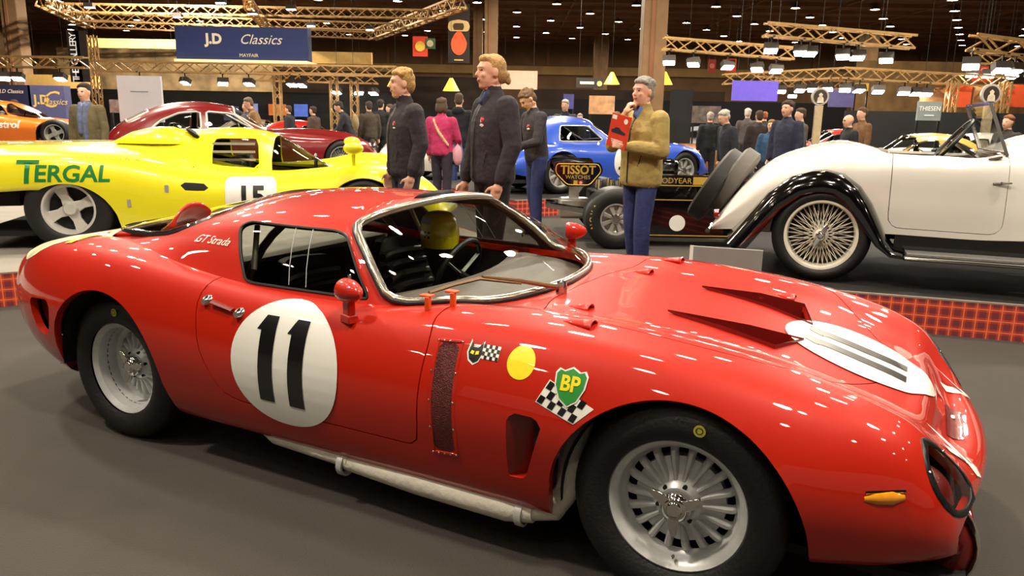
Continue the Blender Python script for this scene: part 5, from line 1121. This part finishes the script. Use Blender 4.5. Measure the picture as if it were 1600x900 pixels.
    MB().prism(wp, (0, -.49, 0), (1, 0, 0), (0, 0, 1), (0, .98, 0)).build('wing_plane', K, root); MB()._bar((-.42, 0, .42), (-.42, 0, .88), .03, .12, 0).build('wing_post', SILVER, root, False)
    MB().prism(wp, (3.6, -.7, -.68), (1, 0, 0), (0, 0, 1), (0, 1.4, 0)).build('front_wing', K, root)
    # white lettering on the near rear tyre
    for i, ch in enumerate('AVON'):
        t = 2.6+i*.28; r = .262; text_obj('tyre_lettering', ch, .075, mat('tyre_yellow', 'd8c070', .6, noise=.1), (-.02+r*math.cos(t), -.935, .33+r*math.sin(t)), (-math.sin(t)*-1, 0, math.cos(t)*-1), (math.cos(t), 0, math.sin(t)), root, .004)
def wedge_racer(loc, rz, label, paint, text=None, tcol=None):
    root = thing('wedge_racer', loc, rz, label, 'car'); low = [(2.9, .22, (.3, .22), (.6, .22), (.8, .2), (.82, .14)), (2.2, .48, (.3, .48), (.6, .52), (.85, .44), (.88, .14)), (1.4, .62, (.3, .62), (.6, .62), (.86, .5), (.9, .14)), (.4, .72, (.3, .72), (.6, .72), (.86, .6), (.9, .16)), (-.4, .80, (.3, .80), (.6, .80), (.86, .7), (.9, .3)), (-.9, .80, (.3, .80), (.6, .79), (.84, .7), (.86, .45))]
    S, b = shell(root, low, [(2.9, -.2), (2, 0), (-.9, 0)], [(0, .3, .35), (2.2, .27, .33)], paint, 60, 14)
    canopy(root, [(1.8, .56, (.2, .56), (.4, .56), (.55, .55)), (1.3, .86, (.2, .85), (.38, .8), (.58, .58)), (.8, .95, (.2, .94), (.38, .89), (.6, .62)), (.2, .86, (.2, .85), (.38, .8), (.55, .7)), (-.2, .76, (.2, .76), (.35, .75), (.45, .74))], [(1.8, -.1), (.8, 0)], [('side_window', [(.6, .66), (.65, .88), (1.05, .86), (1.25, .64)], .3), ('windscreen', [(1.2, .70), (1.15, .9), (1.75, .62), (1.7, .56)], -1)], paint, BLACK, 40, 12)
    interior(root, .3, 1.6, .5, .2, .4)
    for sg in (-1, 1):
        plain_wheel(root, (0, sg*.82, .31), .31, .2, .3, 'star', sg, SILVER, n=24); plain_wheel(root, (2.2, sg*.82, .29), .29, .19, .22, 'star', sg, SILVER, n=24)
        MB().box((-.75, sg*.7, .92), (.4, .03, .3)).build('fin', paint, root, bevel=.01)
    MB().box((-.8, 0, 1.05), (.35, 1.5, .03)).build('rear_wing', paint, root, bevel=.008)
    if text: decal('lettering', text_shapes(text, .2, bold=.006), bvh_of(b), (1.28, -1.2, .46), (1, 0, 0), (0, 0, 1), tcol or WHITEP, root, .005, .06)
# ---------------------------------------------------------------- people
def V3(*a): return Vector(a)
class Fig:
    """limbs and volumes grown into one continuous skin, coloured by the nearest volume"""
    def __init__(s): s.p = []
    def cap(s, lab, *pr):
        """pr: (point, radius) ..."""
        for (a, ra), (b, rb) in zip(pr[:-1], pr[1:]): s.p.append((lab, 'c', Vector(a), Vector(b), ra, rb))
    def ell(s, lab, c, r, R=None): s.p.append((lab, 'e', Vector(c), Vector(r), R or Matrix.Identity(3), 0))
    def mesh(s):
        mb = MB()
        for p in s.p:
            if p[1] == 'L':
                n = 20; rows = [[p[3](x+rx*math.cos(2*PI*j/n), ry*math.sin(2*PI*j/n), z) for j in range(n)] for z, rx, ry, x in p[2]]; mb.grid(rows, wrap=True); q = len(mb.v); mb.f.append(tuple(q-n*len(rows)+j for j in range(n-1, -1, -1))); mb.f.append(tuple(q-n+j for j in range(n))); mb.m += [0, 0]
            elif p[1] == 'e': mb.ell(p[2], p[3], 16, 10, 0, p[4])
            else:
                a, b, ra, rb = p[2:]; d = b-a; n = 12; q = d.normalized() if d.length > 1e-6 else V3(0, 0, 1)
                pts, rs = [], []
                for t in (-90, -60, -30, 0): pts.append(a+q*(ra*math.sin(math.radians(t)))); rs.append(max(1e-4, ra*math.cos(math.radians(t))))
                for t in (0, 30, 60, 90): pts.append(b+q*(rb*math.sin(math.radians(t)))); rs.append(max(1e-4, rb*math.cos(math.radians(t))))
                mb.tube(pts, rs, n)
        return mb
    def build(s, name, mats, voxel, parent=None, smooth=3):
        mb = s.mesh(); me = bpy.data.meshes.new('tmp'); me.from_pydata([tuple(v) for v in mb.v], [], mb.f); t = bpy.data.objects.new('tmp', me); COL.objects.link(t)
        md = t.modifiers.new('r', 'REMESH'); md.mode = 'VOXEL'; md.voxel_size = voxel
        sm = t.modifiers.new('s', 'SMOOTH'); sm.factor = .5; sm.iterations = smooth
        dg = bpy.context.evaluated_depsgraph_get(); out = bpy.data.meshes.new_from_object(t.evaluated_get(dg)); out.name = name; bpy.data.objects.remove(t); bpy.data.meshes.remove(me)
        o = link(name, out, parent, list(mats.values())); labs = list(mats.keys())
        nf = len(out.polygons); C = np.empty(nf*3); out.polygons.foreach_get('center', C); C = C.reshape(-1, 3); best = np.full(nf, 1e9); idx = np.zeros(nf, int)
        for p in s.p:
            if p[1] == 'L':
                X = p[4](C); zz = [q[0] for q in p[2]]; rx, ry, xo = (np.interp(X[:, 2], zz, [q[i] for q in p[2]]) for i in (1, 2, 3)); d = (np.hypot((X[:, 0]-xo)/rx, X[:, 1]/ry)-1)*np.minimum(rx, ry); d = np.maximum(d, np.maximum(zz[0]-X[:, 2], X[:, 2]-zz[-1]))
            elif p[1] == 'e':
                L = (C-np.array(p[2])) @ np.array(p[4]); r = np.array(p[3]); k = np.sqrt(((L/r)**2).sum(1)); d = (k-1)*r.min()
            else:
                a, b = np.array(p[2]), np.array(p[3]); e = b-a; tt = np.clip(((C-a)@e)/max(e@e, 1e-9), 0, 1); d = np.linalg.norm(C-a-tt[:, None]*e, axis=1)-(p[4]+(p[5]-p[4])*tt)
            w = d < best; best[w] = d[w]; idx[w] = labs.index(p[0])
        out.polygons.foreach_set('material_index', idx.astype(np.int32)); out.update(); return o
def hand(F, w, d, up, s=1.0, curl=.35, spread=1.0, lab='skin', side=1):
    """palm at w pointing along d; up = back of the hand; side = which side the thumb leaves"""
    d = Vector(d).normalized(); up = Vector(up); up = (up-d*up.dot(d)).normalized(); r = d.cross(up)*side
    F.cap(lab, (w, .026*s), (w+d*.03*s, .028*s)); 
    for k in range(4): F.cap(lab, (w+d*.02*s+r*(.026-.0175*k)*s, .0135*s), (w+d*.082*s+r*(.030-.02*k)*s*spread, .011*s))
    for k in range(4):
        b = w+d*.085*s+r*(.030-.02*k)*s*spread; L = (.072, .08, .074, .058)[k]*s; c = curl
        p1 = b+(d*math.cos(c)-up*math.sin(c))*L*.45; p2 = p1+(d*math.cos(c*2.2)-up*math.sin(c*2.2))*L*.32; p3 = p2+(d*math.cos(c*3.2)-up*math.sin(c*3.2))*L*.23
        F.cap(lab, (b, .0098*s), (p1, .0092*s), (p2, .0086*s), (p3, .0076*s))
    b = w+d*.022*s+r*.026*s; p1 = b+(d*.6+r*.75-up*.2).normalized()*.042*s; p2 = p1+(d*.9+r*.2-up*.35).normalized()*.034*s; F.cap(lab, (b, .0135*s), (p1, .011*s), (p2, .009*s))
HAIRN = [0]
def person(px, depth, H, rz, label, top, trous, hair, skin='d9a78c', pose=None, near=False, bend=0, look=0, nod=0, hairstyle='short', shoes='1a1512', shirt=None, coat=0, bulk=1.0, bald=False, voxel=None, extra=None, group=None, z0=0, smile=False, hoodie=False):
    k = H/1.80; p = at(px, 183, depth=depth); F = Fig(); vx = voxel or (.0085 if near else (.016 if depth < 14 else .022))
    def P(x, y, z): return V3(x*k, y*k, z*k)
    # trunk leaning forward by bend about the hips
    def T(x, y, z):
        c, s_ = math.cos(bend), math.sin(bend); q = z-.95; return V3((x*c+q*s_)*k, y*k, (.95-x*s_+q*c)*k)
    ps = dict(le=(.0, .25, 1.16), lw=(.05, .25, .90), re=(.0, -.25, 1.16), rw=(.05, -.25, .90), lh=None, rh=None, stance=.10, step=.05); ps.update(pose or {})
    # legs
    for sg, st in ((1, ps['step']), (-1, -ps['step'])):
        hip, kn, an = P(0, sg*.095, .92), P(st*.5+.02, sg*ps['stance'], .50), P(st-.02, sg*ps['stance'], .10)
        F.cap('trousers', (hip, .098*k), (kn, .076*k), (an, .066*k)); F.cap('trousers', (an, .066*k), (an-V3(0, 0, .03*k), .068*k))
        F.cap('shoes', (P(st-.05, sg*ps['stance'], .045), .042*k), (P(st+.13, sg*(ps['stance']+.015), .035), .036*k)); F.cap('shoes', (P(st-.02, sg*ps['stance'], .09), .045*k), (P(st-.02, sg*ps['stance'], .05), .045*k))
    F.ell('trousers', P(0, 0, .93), (.125*k, .165*k, .11*k))
    # torso
    R = Matrix.Rotation(bend, 3, 'Y')
    def Ti(C):
        c, s_ = math.cos(bend), math.sin(bend); x, y, z = C[:, 0]/k, C[:, 1]/k, C[:, 2]/k-.95; return np.stack([x*c-z*s_, y, .95+x*s_+z*c], 1)
    B = bulk
    F.p.append(('top', 'L', [(.90-coat, .128*B, .172*B, 0), (.93-coat, .140*B, .184*B, 0), (.98, .142*B, .184*B, 0), (1.08, .138*B, .180*B, .0), (1.20, .138*B, .190*B, .004), (1.32, .134*B, .198*B, 0), (1.40, .118*B, .198, -.008), (1.455, .092, .165, -.012), (1.50, .068, .085, -.004), (1.535, .061, .066, .004), (1.56 if bulk > 1 else 1.54, .062, .066, .008)], T, Ti, 0, 0))
    F.cap('top', (T(-.012, -.165, 1.425), .066*k), (T(-.012, .165, 1.425), .066*k))
    for i in range(10):
        a = 2*PI*i/10; b = 2*PI*(i+1)/10; z = .93-coat
        F.cap('top', (T(.060*math.cos(a)+.005, .062*math.sin(a), 1.505-.018*math.cos(a)), .017*k), (T(.060*math.cos(b)+.005, .062*math.sin(b), 1.505-.018*math.cos(b)), .017*k))
    if shirt:
        for sg in (-1, 1): F.cap('shirt', (T(.062, sg*.03, 1.52), .017*k), (T(.098, sg*.012, 1.46), .017*k))
    if bulk > 1:
        F.cap('zip', (T(.150*B, .012, .93-coat), .006*k), (T(.150*B, .012, 1.10), .006*k), (T(.146*B, .012, 1.25), .006*k), (T(.128*B, .012, 1.36), .006*k), (T(.082, .012, 1.47), .006*k), (T(.072, .012, 1.55), .006*k))
        for sg in (-1, 1): F.cap('zip', (T(.118*B, sg*.105, 1.02), .005*k), (T(.105*B, sg*.135, 1.12), .005*k))
    # arms
    for sg, e, w, hd, sd in ((1, ps['le'], ps['lw'], ps['lh'], 1), (-1, ps['re'], ps['rw'], ps['rh'], -1)):
        sh, el, wr = T(-.01, sg*.195, 1.425), T(*e), T(*w); F.cap('top', (sh, .074*k*B), (el, .060*k*B), (el.lerp(wr, .80), .050*k*B), (el.lerp(wr, .93), .044*k))
        dr = (wr-el).normalized(); F.cap('skin', (el.lerp(wr, .9), .028*k), (wr, .026*k)); dd, up, cu = (hd or (dr, V3(0, sg, .1), .35))[:3]
        if vx < .02: hand(F, wr+Vector(dd).normalized()*.015*k, dd, up, k, cu, side=sg if not hd or len(hd) < 4 else hd[3])
        else: F.ell('skin', wr+dr*.07*k, (.045*k, .035*k, .07*k))
    # neck and head
    nk = T(0, 0, 1.48); hc = T(.03+.05*math.sin(nod), 0, 1.655-.03*abs(math.sin(nod))); RH = Matrix.Rotation(look, 3, 'Z') @ Matrix.Rotation(bend*.7+nod, 3, 'Y')
    F.cap('skin', (nk, .058*k), (hc-RH @ V3(.02, 0, .06)*k, .054*k))
    def Hd(x, y, z): return hc+RH @ (V3(x, y, z)*k)
    def he(lab, c, r, R2=None): F.ell(lab, Hd(*c), Vector(r)*k, RH @ (R2 or Matrix.Identity(3)))
    he('skin', (-.012, 0, .025), (.098, .076, .095)); he('skin', (.018, 0, -.035), (.072, .062, .080)); F.cap('skin', (Hd(.035, 0, -.088), .030*k), (Hd(.060, 0, -.090), .022*k)); F.cap('skin', (Hd(-.02, .045, -.055), .024*k), (Hd(.045, .018, -.088), .022*k)); F.cap('skin', (Hd(-.02, -.045, -.055), .024*k), (Hd(.045, -.018, -.088), .022*k))
    F.cap('skin', (Hd(.080, 0, .022), .009*k), (Hd(.105, 0, -.018), .0105*k)); he('skin', (.088, 0, -.022), (.015, .016, .009)); he('skin', (.068, 0, .036), (.024, .055, .014))
    he('skin', (.060, .036, -.018), (.022, .022, .02)); he('skin', (.060, -.036, -.018), (.022, .022, .02))
    for sg in (1, -1):
        he('skin', (-.012, sg*.079, -.004), (.019, .009, .032), Matrix.Rotation(sg*-.3, 3, 'Z'))
        if vx < .02: he('eye', (.0785, sg*.030, .014), (.007, .010, .0042)); F.cap('brow', (Hd(.088, sg*.016, .034), .0055*k), (Hd(.076, sg*.050, .034), .005*k))
    if vx < .02: F.cap('lips', (Hd(.084, -.019, -.053+(.006 if smile else 0)), .0065*k), (Hd(.092, 0, -.054), .0085*k), (Hd(.084, .019, -.053+(.006 if smile else 0)), .0065*k))
    mats = dict(skin=mat('skin_'+skin, skin, .5, noise=.05, nscale=30), top=mat('cloth_'+top, top, .85, noise=.14, nscale=12, bump=.9, bscale=11), trousers=mat('trouser_'+trous, trous, .9, noise=.18, nscale=10, bump=.35, bscale=26), shoes=mat('shoe_'+shoes, shoes, .5, noise=.1), shirt=mat('shirt_'+(shirt if shirt and shirt != 'x' else 'c8c8d0'), shirt if shirt and shirt != 'x' else 'c8c8d0', .8, noise=.08, nscale=30), eye=mat('eye_dark', '2a211c', .2, noise=.1), brow=mat('hair_'+hair, hair, .75, noise=.35, nscale=60, bump=.6, bscale=120), lips=mat('lips', 'a8605a', .5, noise=.05), zip=mat('zip_dark', '141416', .5, noise=.1))
    if extra: extra(F, T, P, Hd, k, mats)
    o = F.build('person', mats, vx); o.location = (p.x, depth, z0); o.rotation_euler = (0, 0, rz); tag(o, label, 'person', group)
    # hair
    if not bald:
        Hf = Fig(); rnd = random.Random(int(px*7)); hm = {'hair': mats['brow']}
        def hh(c, r): Hf.ell('hair', Hd(*c), Vector(r)*k, RH)
        hh((-.028, 0, .045), (.092, .082, .085)); hh((-.058, 0, .0), (.062, .076, .080)); hh((.030, 0, .092), (.052, .062, .032))
        for i in range(26 if hairstyle != 'bun' else 0):
            a = rnd.uniform(0, 2*PI); b = rnd.uniform(.1, 1.35); c = V3(-.02+.098*math.sin(b)*math.cos(a), .080*math.sin(b)*math.sin(a), .045+.082*math.cos(b))
            if c.x > .055 and c.z < .085: continue
            hh(c, (.026, .022, .020))
        if hairstyle == 'bun':
            hh((-.115, 0, -.015), (.036, .034, .036)); hh((-.135, .01, -.05), (.022, .02, .03)); hh((-.10, -.012, -.045), (.02, .02, .03))
        if hairstyle == 'bob':
            for sg in (1, -1): hh((-.035, sg*.07, -.03), (.06, .03, .085))
            hh((-.09, 0, -.03), (.045, .075, .085))
        if hairstyle == 'long':
            for sg in (1, -1): hh((-.035, sg*.07, -.07), (.055, .03, .13))
            hh((-.09, 0, -.08), (.045, .075, .15))
        ho = Hf.build('hair', hm, max(vx, .009), o, 2)
    return o
def chest_badge(o, x, y, z):
    pass
def badge(F, T, P, Hd, k, mats):
    mats['badge'] = mat('badge_red', 'c02828', .6, noise=.1); mats['badge2'] = mat('badge_white', 'd8d4d0', .6, noise=.1)
    F.ell('badge', T(.128, .085, 1.335), (.012*k, .018*k, .016*k)); F.ell('badge2', T(.128, .085, 1.30), (.012*k, .024*k, .010*k)); F.ell('badge2', T(.133, .085, 1.33), (.010*k, .008*k, .010*k))
def people():
    NV = '2c262c'; JE = '2b3566'; BL = '1a191c'
    person(633, 6.7, 1.80, math.radians(208), 'blond young man in dark badged jacket watching beside the yellow racer', NV, '22243a', 'b08a4c', bulk=1.1, pose=dict(le=(-.04, .26, 1.17), lw=(.04, .25, .92), re=(-.03, -.25, 1.17), rw=(.06, -.22, .92)), near=True, extra=badge, look=-.15)
    def p2(F, T, P, Hd, k, m): badge(F, T, P, Hd, k, m); m['watch'] = mat('watch_black', '101012', .3, noise=.1); F.cap('watch', (T(.055, .252, .935), .036*k), (T(.058, .252, .925), .036*k))
    person(771, 5.75, 1.86, math.radians(207), 'man with tied-up blond hair in dark badged jacket', NV, '161516', 'b8925a', bulk=1.08, pose=dict(le=(-.02, .27, 1.17), lw=(.07, .255, .92), re=(.02, -.27, 1.17), rw=(.10, -.25, .90)), near=True, hairstyle='bun', extra=p2, shirt='303a58', look=-.05)
    person(840, 9.6, 1.78, math.radians(205), 'brown-haired man in dark badged jacket looking down at his hands', NV, JE, '6a5034', pose=dict(le=(.10, .25, 1.15), lw=(.30, .10, 1.10), re=(.10, -.24, 1.15), rw=(.31, -.06, 1.10)), near=True, bend=.12, nod=.6, extra=badge)
    ol = person(1006, 6.85, 1.77, math.radians(212), 'smiling grey-haired man in olive jacket holding a red brochure', 'a08a4e', JE, '8c8880', 'd8a086', pose=dict(le=(.02, .27, 1.16), lw=(.25, .09, 1.20), lh=(V3(.35, -.55, .12), V3(.75, .3, .2), .5, 1), re=(.14, -.24, 1.20), rw=(.16, -.07, 1.46), rh=(V3(-.15, .35, .85), V3(.8, -.3, .2), .9, 1)), near=True, shirt='5a6ea8', smile=True, coat=.05, bulk=1.17, look=.12)
    # brochure in his hand
    br = thing('brochure', (0, 0, 0), 0, 'red brochure with car picture held by the man in olive', 'brochure'); br.matrix_world = Matrix.Translation(ol.location) @ Matrix.Rotation(math.radians(212), 4, 'Z') @ Matrix.Translation((.285, .02, 1.30)) @ Matrix.Rotation(math.radians(-80), 4, 'Z') @ Matrix.Rotation(math.radians(-12), 4, 'Y')
    MB().box((0, 0, 0), (.21, .012, .28)).build('cover', mat('brochure_red', 'd2391f', .4, noise=.04, coat=.3), br, False)
    for sy in (-1, 1):
        ux = (1 if sy < 0 else -1, 0, 0); [MB().box((0, sy*.0066, zz), (ww, .001, .007)).build('print_line', WHITEP, br, False) for zz, ww in ((-.075, .13), (-.09, .12), (-.105, .10))]
        MB().prism([(-.075, -.02), (.075, -.02), (.08, 0), (.03, .012), (.0, .032), (-.035, .03), (-.06, .01), (-.08, .006)], (0, sy*.0065, .0), ux, (0, 0, 1), (0, sy*.001, 0)).build('car_print', mat('print_dark_blue', '20243c', .4, noise=.2), br, False)
        MB().lathe([(0, sy*.001), (.022, sy*.001), (.022, 0)], 20, (.06 if sy < 0 else -.06, sy*.0065, .095)).build('round_print', WHITEP, br); MB().box((-.07*(-sy), sy*.0068, .11), (.05, .001, .035)).build('label_print', WHITEP, br, False)
    # background visitors
    def scarf(F, T, P, Hd, k, m):
        m['scarf'] = mat('scarf_blue', '5a607c', .9, noise=.2, nscale=20); F.cap('scarf', (T(.10, .05, 1.47), .035*k), (T(.145, .05, 1.25), .034*k), (T(.14, .05, 1.0), .03*k)); F.cap('scarf', (T(.10, -.04, 1.47), .035*k), (T(.145, -.03, 1.28), .032*k), (T(.14, -.03, 1.1), .03*k)); F.cap('scarf', (T(.05, -.07, 1.50), .03*k), (T(.05, .07, 1.50), .03*k))
    person(137, 11.2, 1.78, math.radians(262), 'dark-haired man in olive coat and blue scarf behind the yellow racer', '5c5236', '22222a', '2c2018', coat=.18, extra=scarf, shirt='7a80a0')
    def bag(F, T, P, Hd, k, m):
        m['bag'] = mat('bundle_grey', '6a6a80', .9, noise=.15, nscale=8); m['pink'] = mat('bundle_pink', 'c890a0', .9, noise=.1); m['strap'] = mat('strap_tan', 'c8a080', .7, noise=.1)
        F.ell('bag', T(.14, -.20, .92), (.12*k, .10*k, .20*k)); F.ell('pink', T(.02, -.27, .90), (.07*k, .07*k, .17*k)); F.cap('strap', (T(-.10, .10, 1.46), .014*k), (T(-.15, -.02, 1.25), .014*k), (T(-.10, -.17, 1.05), .014*k))
    person(690, 11.6, 1.68, math.radians(70), 'brown-haired woman in magenta top carrying a grey coat', 'a82858', '2a2430', '4a3828', hairstyle='bob', pose=dict(re=(.05, -.26, 1.15), rw=(.24, -.20, 1.05)), extra=bag)
    def hood(F, T, P, Hd, k, m): F.ell('top', T(-.10, 0, 1.48), (.07*k, .12*k, .075*k)); F.ell('top', T(-.0, 0, .98), (.16*k, .20*k, .16*k))
    person(717, 14.6, 1.83, math.radians(85), 'person in black hooded parka and blue jeans seen from behind', '16161c', '2e3c70', '4a3a2c', coat=.08, extra=hood, pose=dict(le=(.05, .28, 1.15), lw=(.2, .2, 1.05), re=(.05, -.28, 1.15), rw=(.2, -.2, 1.05)))
    def pack(F, T, P, Hd, k, m): m['pack'] = mat('tan_backpack', '8a7a58', .9, noise=.15); F.ell('pack', T(-.19, 0, 1.22), (.10*k, .14*k, .21*k))
    person(548, 17.5, 1.74, math.radians(190), 'man in dark shirt with tan backpack leaning over red cars', '24242c', '26262c', '2a1e16', bend=.35, extra=pack, pose=dict(le=(.2, .25, 1.2), lw=(.42, .12, 1.15), re=(.2, -.25, 1.2), rw=(.42, -.1, 1.15)))
    far = [(404, 17, 1.76, 200, 'balding man in tan jacket behind the dark red coupe', '8a6a44', '3a3028', '6a5a4a', .25), (387, 18, 1.66, 230, 'man in grey jacket beside the tan-jacketed visitor', '5a5058', '2a2a30', '4a2e22', 0), (595, 19, 1.78, 80, 'visitor in long black coat between the red cars', '121216', '141418', '2a2018', 0), (577, 18.5, 1.72, 120, 'visitor in brown coat beside the long black coat', '3c3226', '26262c', '3a2a20', 0), (610, 21, 1.70, 200, 'visitor in dark suit near the yellow shade lamp', '1e1c24', '1e1c24', '5a4030', 0), (883, 16.8, 1.80, 250, 'grey-haired man in navy suit behind the blue coupe', '20242e', '20242e', 'a8a098', 0), (906, 17.5, 1.52, 270, 'visitor in grey cap behind the blue coupe roof', '4a4a50', '303038', '8a8078', 0), (964, 18, 1.58, 200, 'woman with curly hair behind the olive jacket man', '6a6248', '30303a', '6a5030', 0), (1143, 12.3, 1.60, 195, 'grey-haired man in black puffer jacket looking down', '1c2028', '20222c', 'b0aca4', .15), (1231, 11.4, 1.72, 215, 'young man in navy badged jacket looking to the side', '22243a', '20222c', '3a2a20', 0), (1187, 15, 1.62, 90, 'visitor in dark coat behind the puffer jacket man', '2a221e', '20202a', '4a3020', 0), (1207, 13.5, 1.45, 240, 'child in blue jacket beside the young man in navy', '2a4a6a', '20222c', '8a6a40', 0), (1252, 14, 1.66, 180, 'visitor in grey jacket behind the young man in navy', '4a4540', '30303a', '3c2e22', 0), (1331, 13, 1.56, 185, 'bald man in black coat behind the white roadster', '141416', '1a1a20', None, .05), (1348, 14.5, 1.70, 190, 'man in brown jacket behind the bald man', '6a4a2a', '2a2a30', '5a4028', 0), (1110, 17, 1.60, 90, 'visitor in black seen from behind at the photo wall', '121214', '16161c', 'a89a90', 0), (1168, 19, 1.72, 80, 'grey-haired visitor in grey coat by the copper car', '4a4444', '2a2a30', 'c0bab0', 0), (1195, 20, 1.66, 100, 'auburn-haired visitor in black coat', '1a1618', '1a1a20', '8a4a22', 0), (25, 19, 1.62, 210, 'visitor half hidden beside the navy corner board', '3a3030', '2a2a30', '3a2a20', 0), (1578, 12, 1.58, 200, 'reddish-haired visitor behind the roadster windscreen', '2a2622', '20202a', '8a5030', 0), (452, 21, 1.62, 170, 'visitor in dark clothes in front of the orange picture', '2a2a30', '20202a', '4a3a2c', 0), (490, 20, 1.60, 160, 'visitor in brown in front of the bright blue picture', '4a3a2e', '20202a', '3a2a20', 0)]
    for (px, d, H, rz, lb, tp, tr, hr, bd) in far: person(px, d, H, math.radians(rz), lb, tp, tr, hr or '6a5a4a', bend=bd, bald=hr is None, nod=.3 if 'down' in lb else 0, group=None)
# ---------------------------------------------------------------- put everything in place
hero()
yellow_racer()
DR = mat('dark_red_paint', '7a0f14', .3, coat=1, noise=.03, nscale=3)
stage('display_stage', (-8.25, 11.34), A1, 7.2, 2.4, 'low stage under the dark red vintage coupe', GREYC)
coupe((-5.5-.68*math.sin(A1), 13.41+.68*math.cos(A1), .25), A1, 'dark red vintage fastback coupe with chrome window frames', DR, trim=mat('bright_window_trim', 'dcd8ce', .3, .3, noise=.05))
blue_coupe(); white_roadster(); black_racer()
tag(MB().box((-10.6, 16.6, .31), (5.2, 2.4, .62)).build('display_plinth', BLACKC, None, False, bevel=.01), 'black plinth under the orange wedge racer', 'plinth')
wedge_racer((-11.7, 16.6, .62), math.radians(8), 'orange wedge racer with white lettering beside the navy board', mat('orange_paint', 'e8761a', .3, coat=1, noise=.03), 'Castrol', WHITEP)
for (u, d, rz, c, lb) in ((30, 23, 10, '7a1a18', 'dark red far coupe behind the orange racer'), (500, 23, 25, 'b8201a', 'bright red far coupe in front of the black partition'), (705, 27, 200, 'a01818', 'deep red far coupe behind the blond visitors'), (430, 27, 5, '8a8270', 'grey gold far coupe beside the orange picture'), (1110, 21, 190, 'a06a38', 'copper far coupe behind the photo wall visitors'), (1400, 17.5, 180, 'c0a050', 'gold far coupe below the grey name board'), (1490, 20.6, 175, 'e0ddd2', 'white far coupe beside the gold coupe'), (1275, 25, 185, 'b82a20', 'red far coupe behind the young man in navy'), (735, 18, 30, 'dcdad2', 'white far coupe behind the hooded parka'), (1062, 27.3, 175, 'b8bcc4', 'silver far coupe by the narrow partition')):
    _p = at(u, 200, depth=d); coupe((_p.x-1.0*math.cos(math.radians(rz)), d, 0), math.radians(rz), lb, mat('far_paint_'+c, c, .3, coat=1, noise=.03), 'slot', .92, ns=40, far=True)
people()
_t = thing('stage_sign', (1.27, 5.47, 0), math.radians(-18), 'low grey information panel at the end of the black stage', 'sign')
MB().box((.25, 0, .33), (.49, .02, .40)).build('panel', mat('grey_info_panel', '8f8c88', .5, noise=.05), _t, False, bevel=.004); MB().box((.01, -.012, .33), (.025, .006, .41)).build('white_edge', WHITEP, _t, False); MB().box((.25, .0, .065), (.4, .03, .13)).build('foot', BLACK, _t, False)
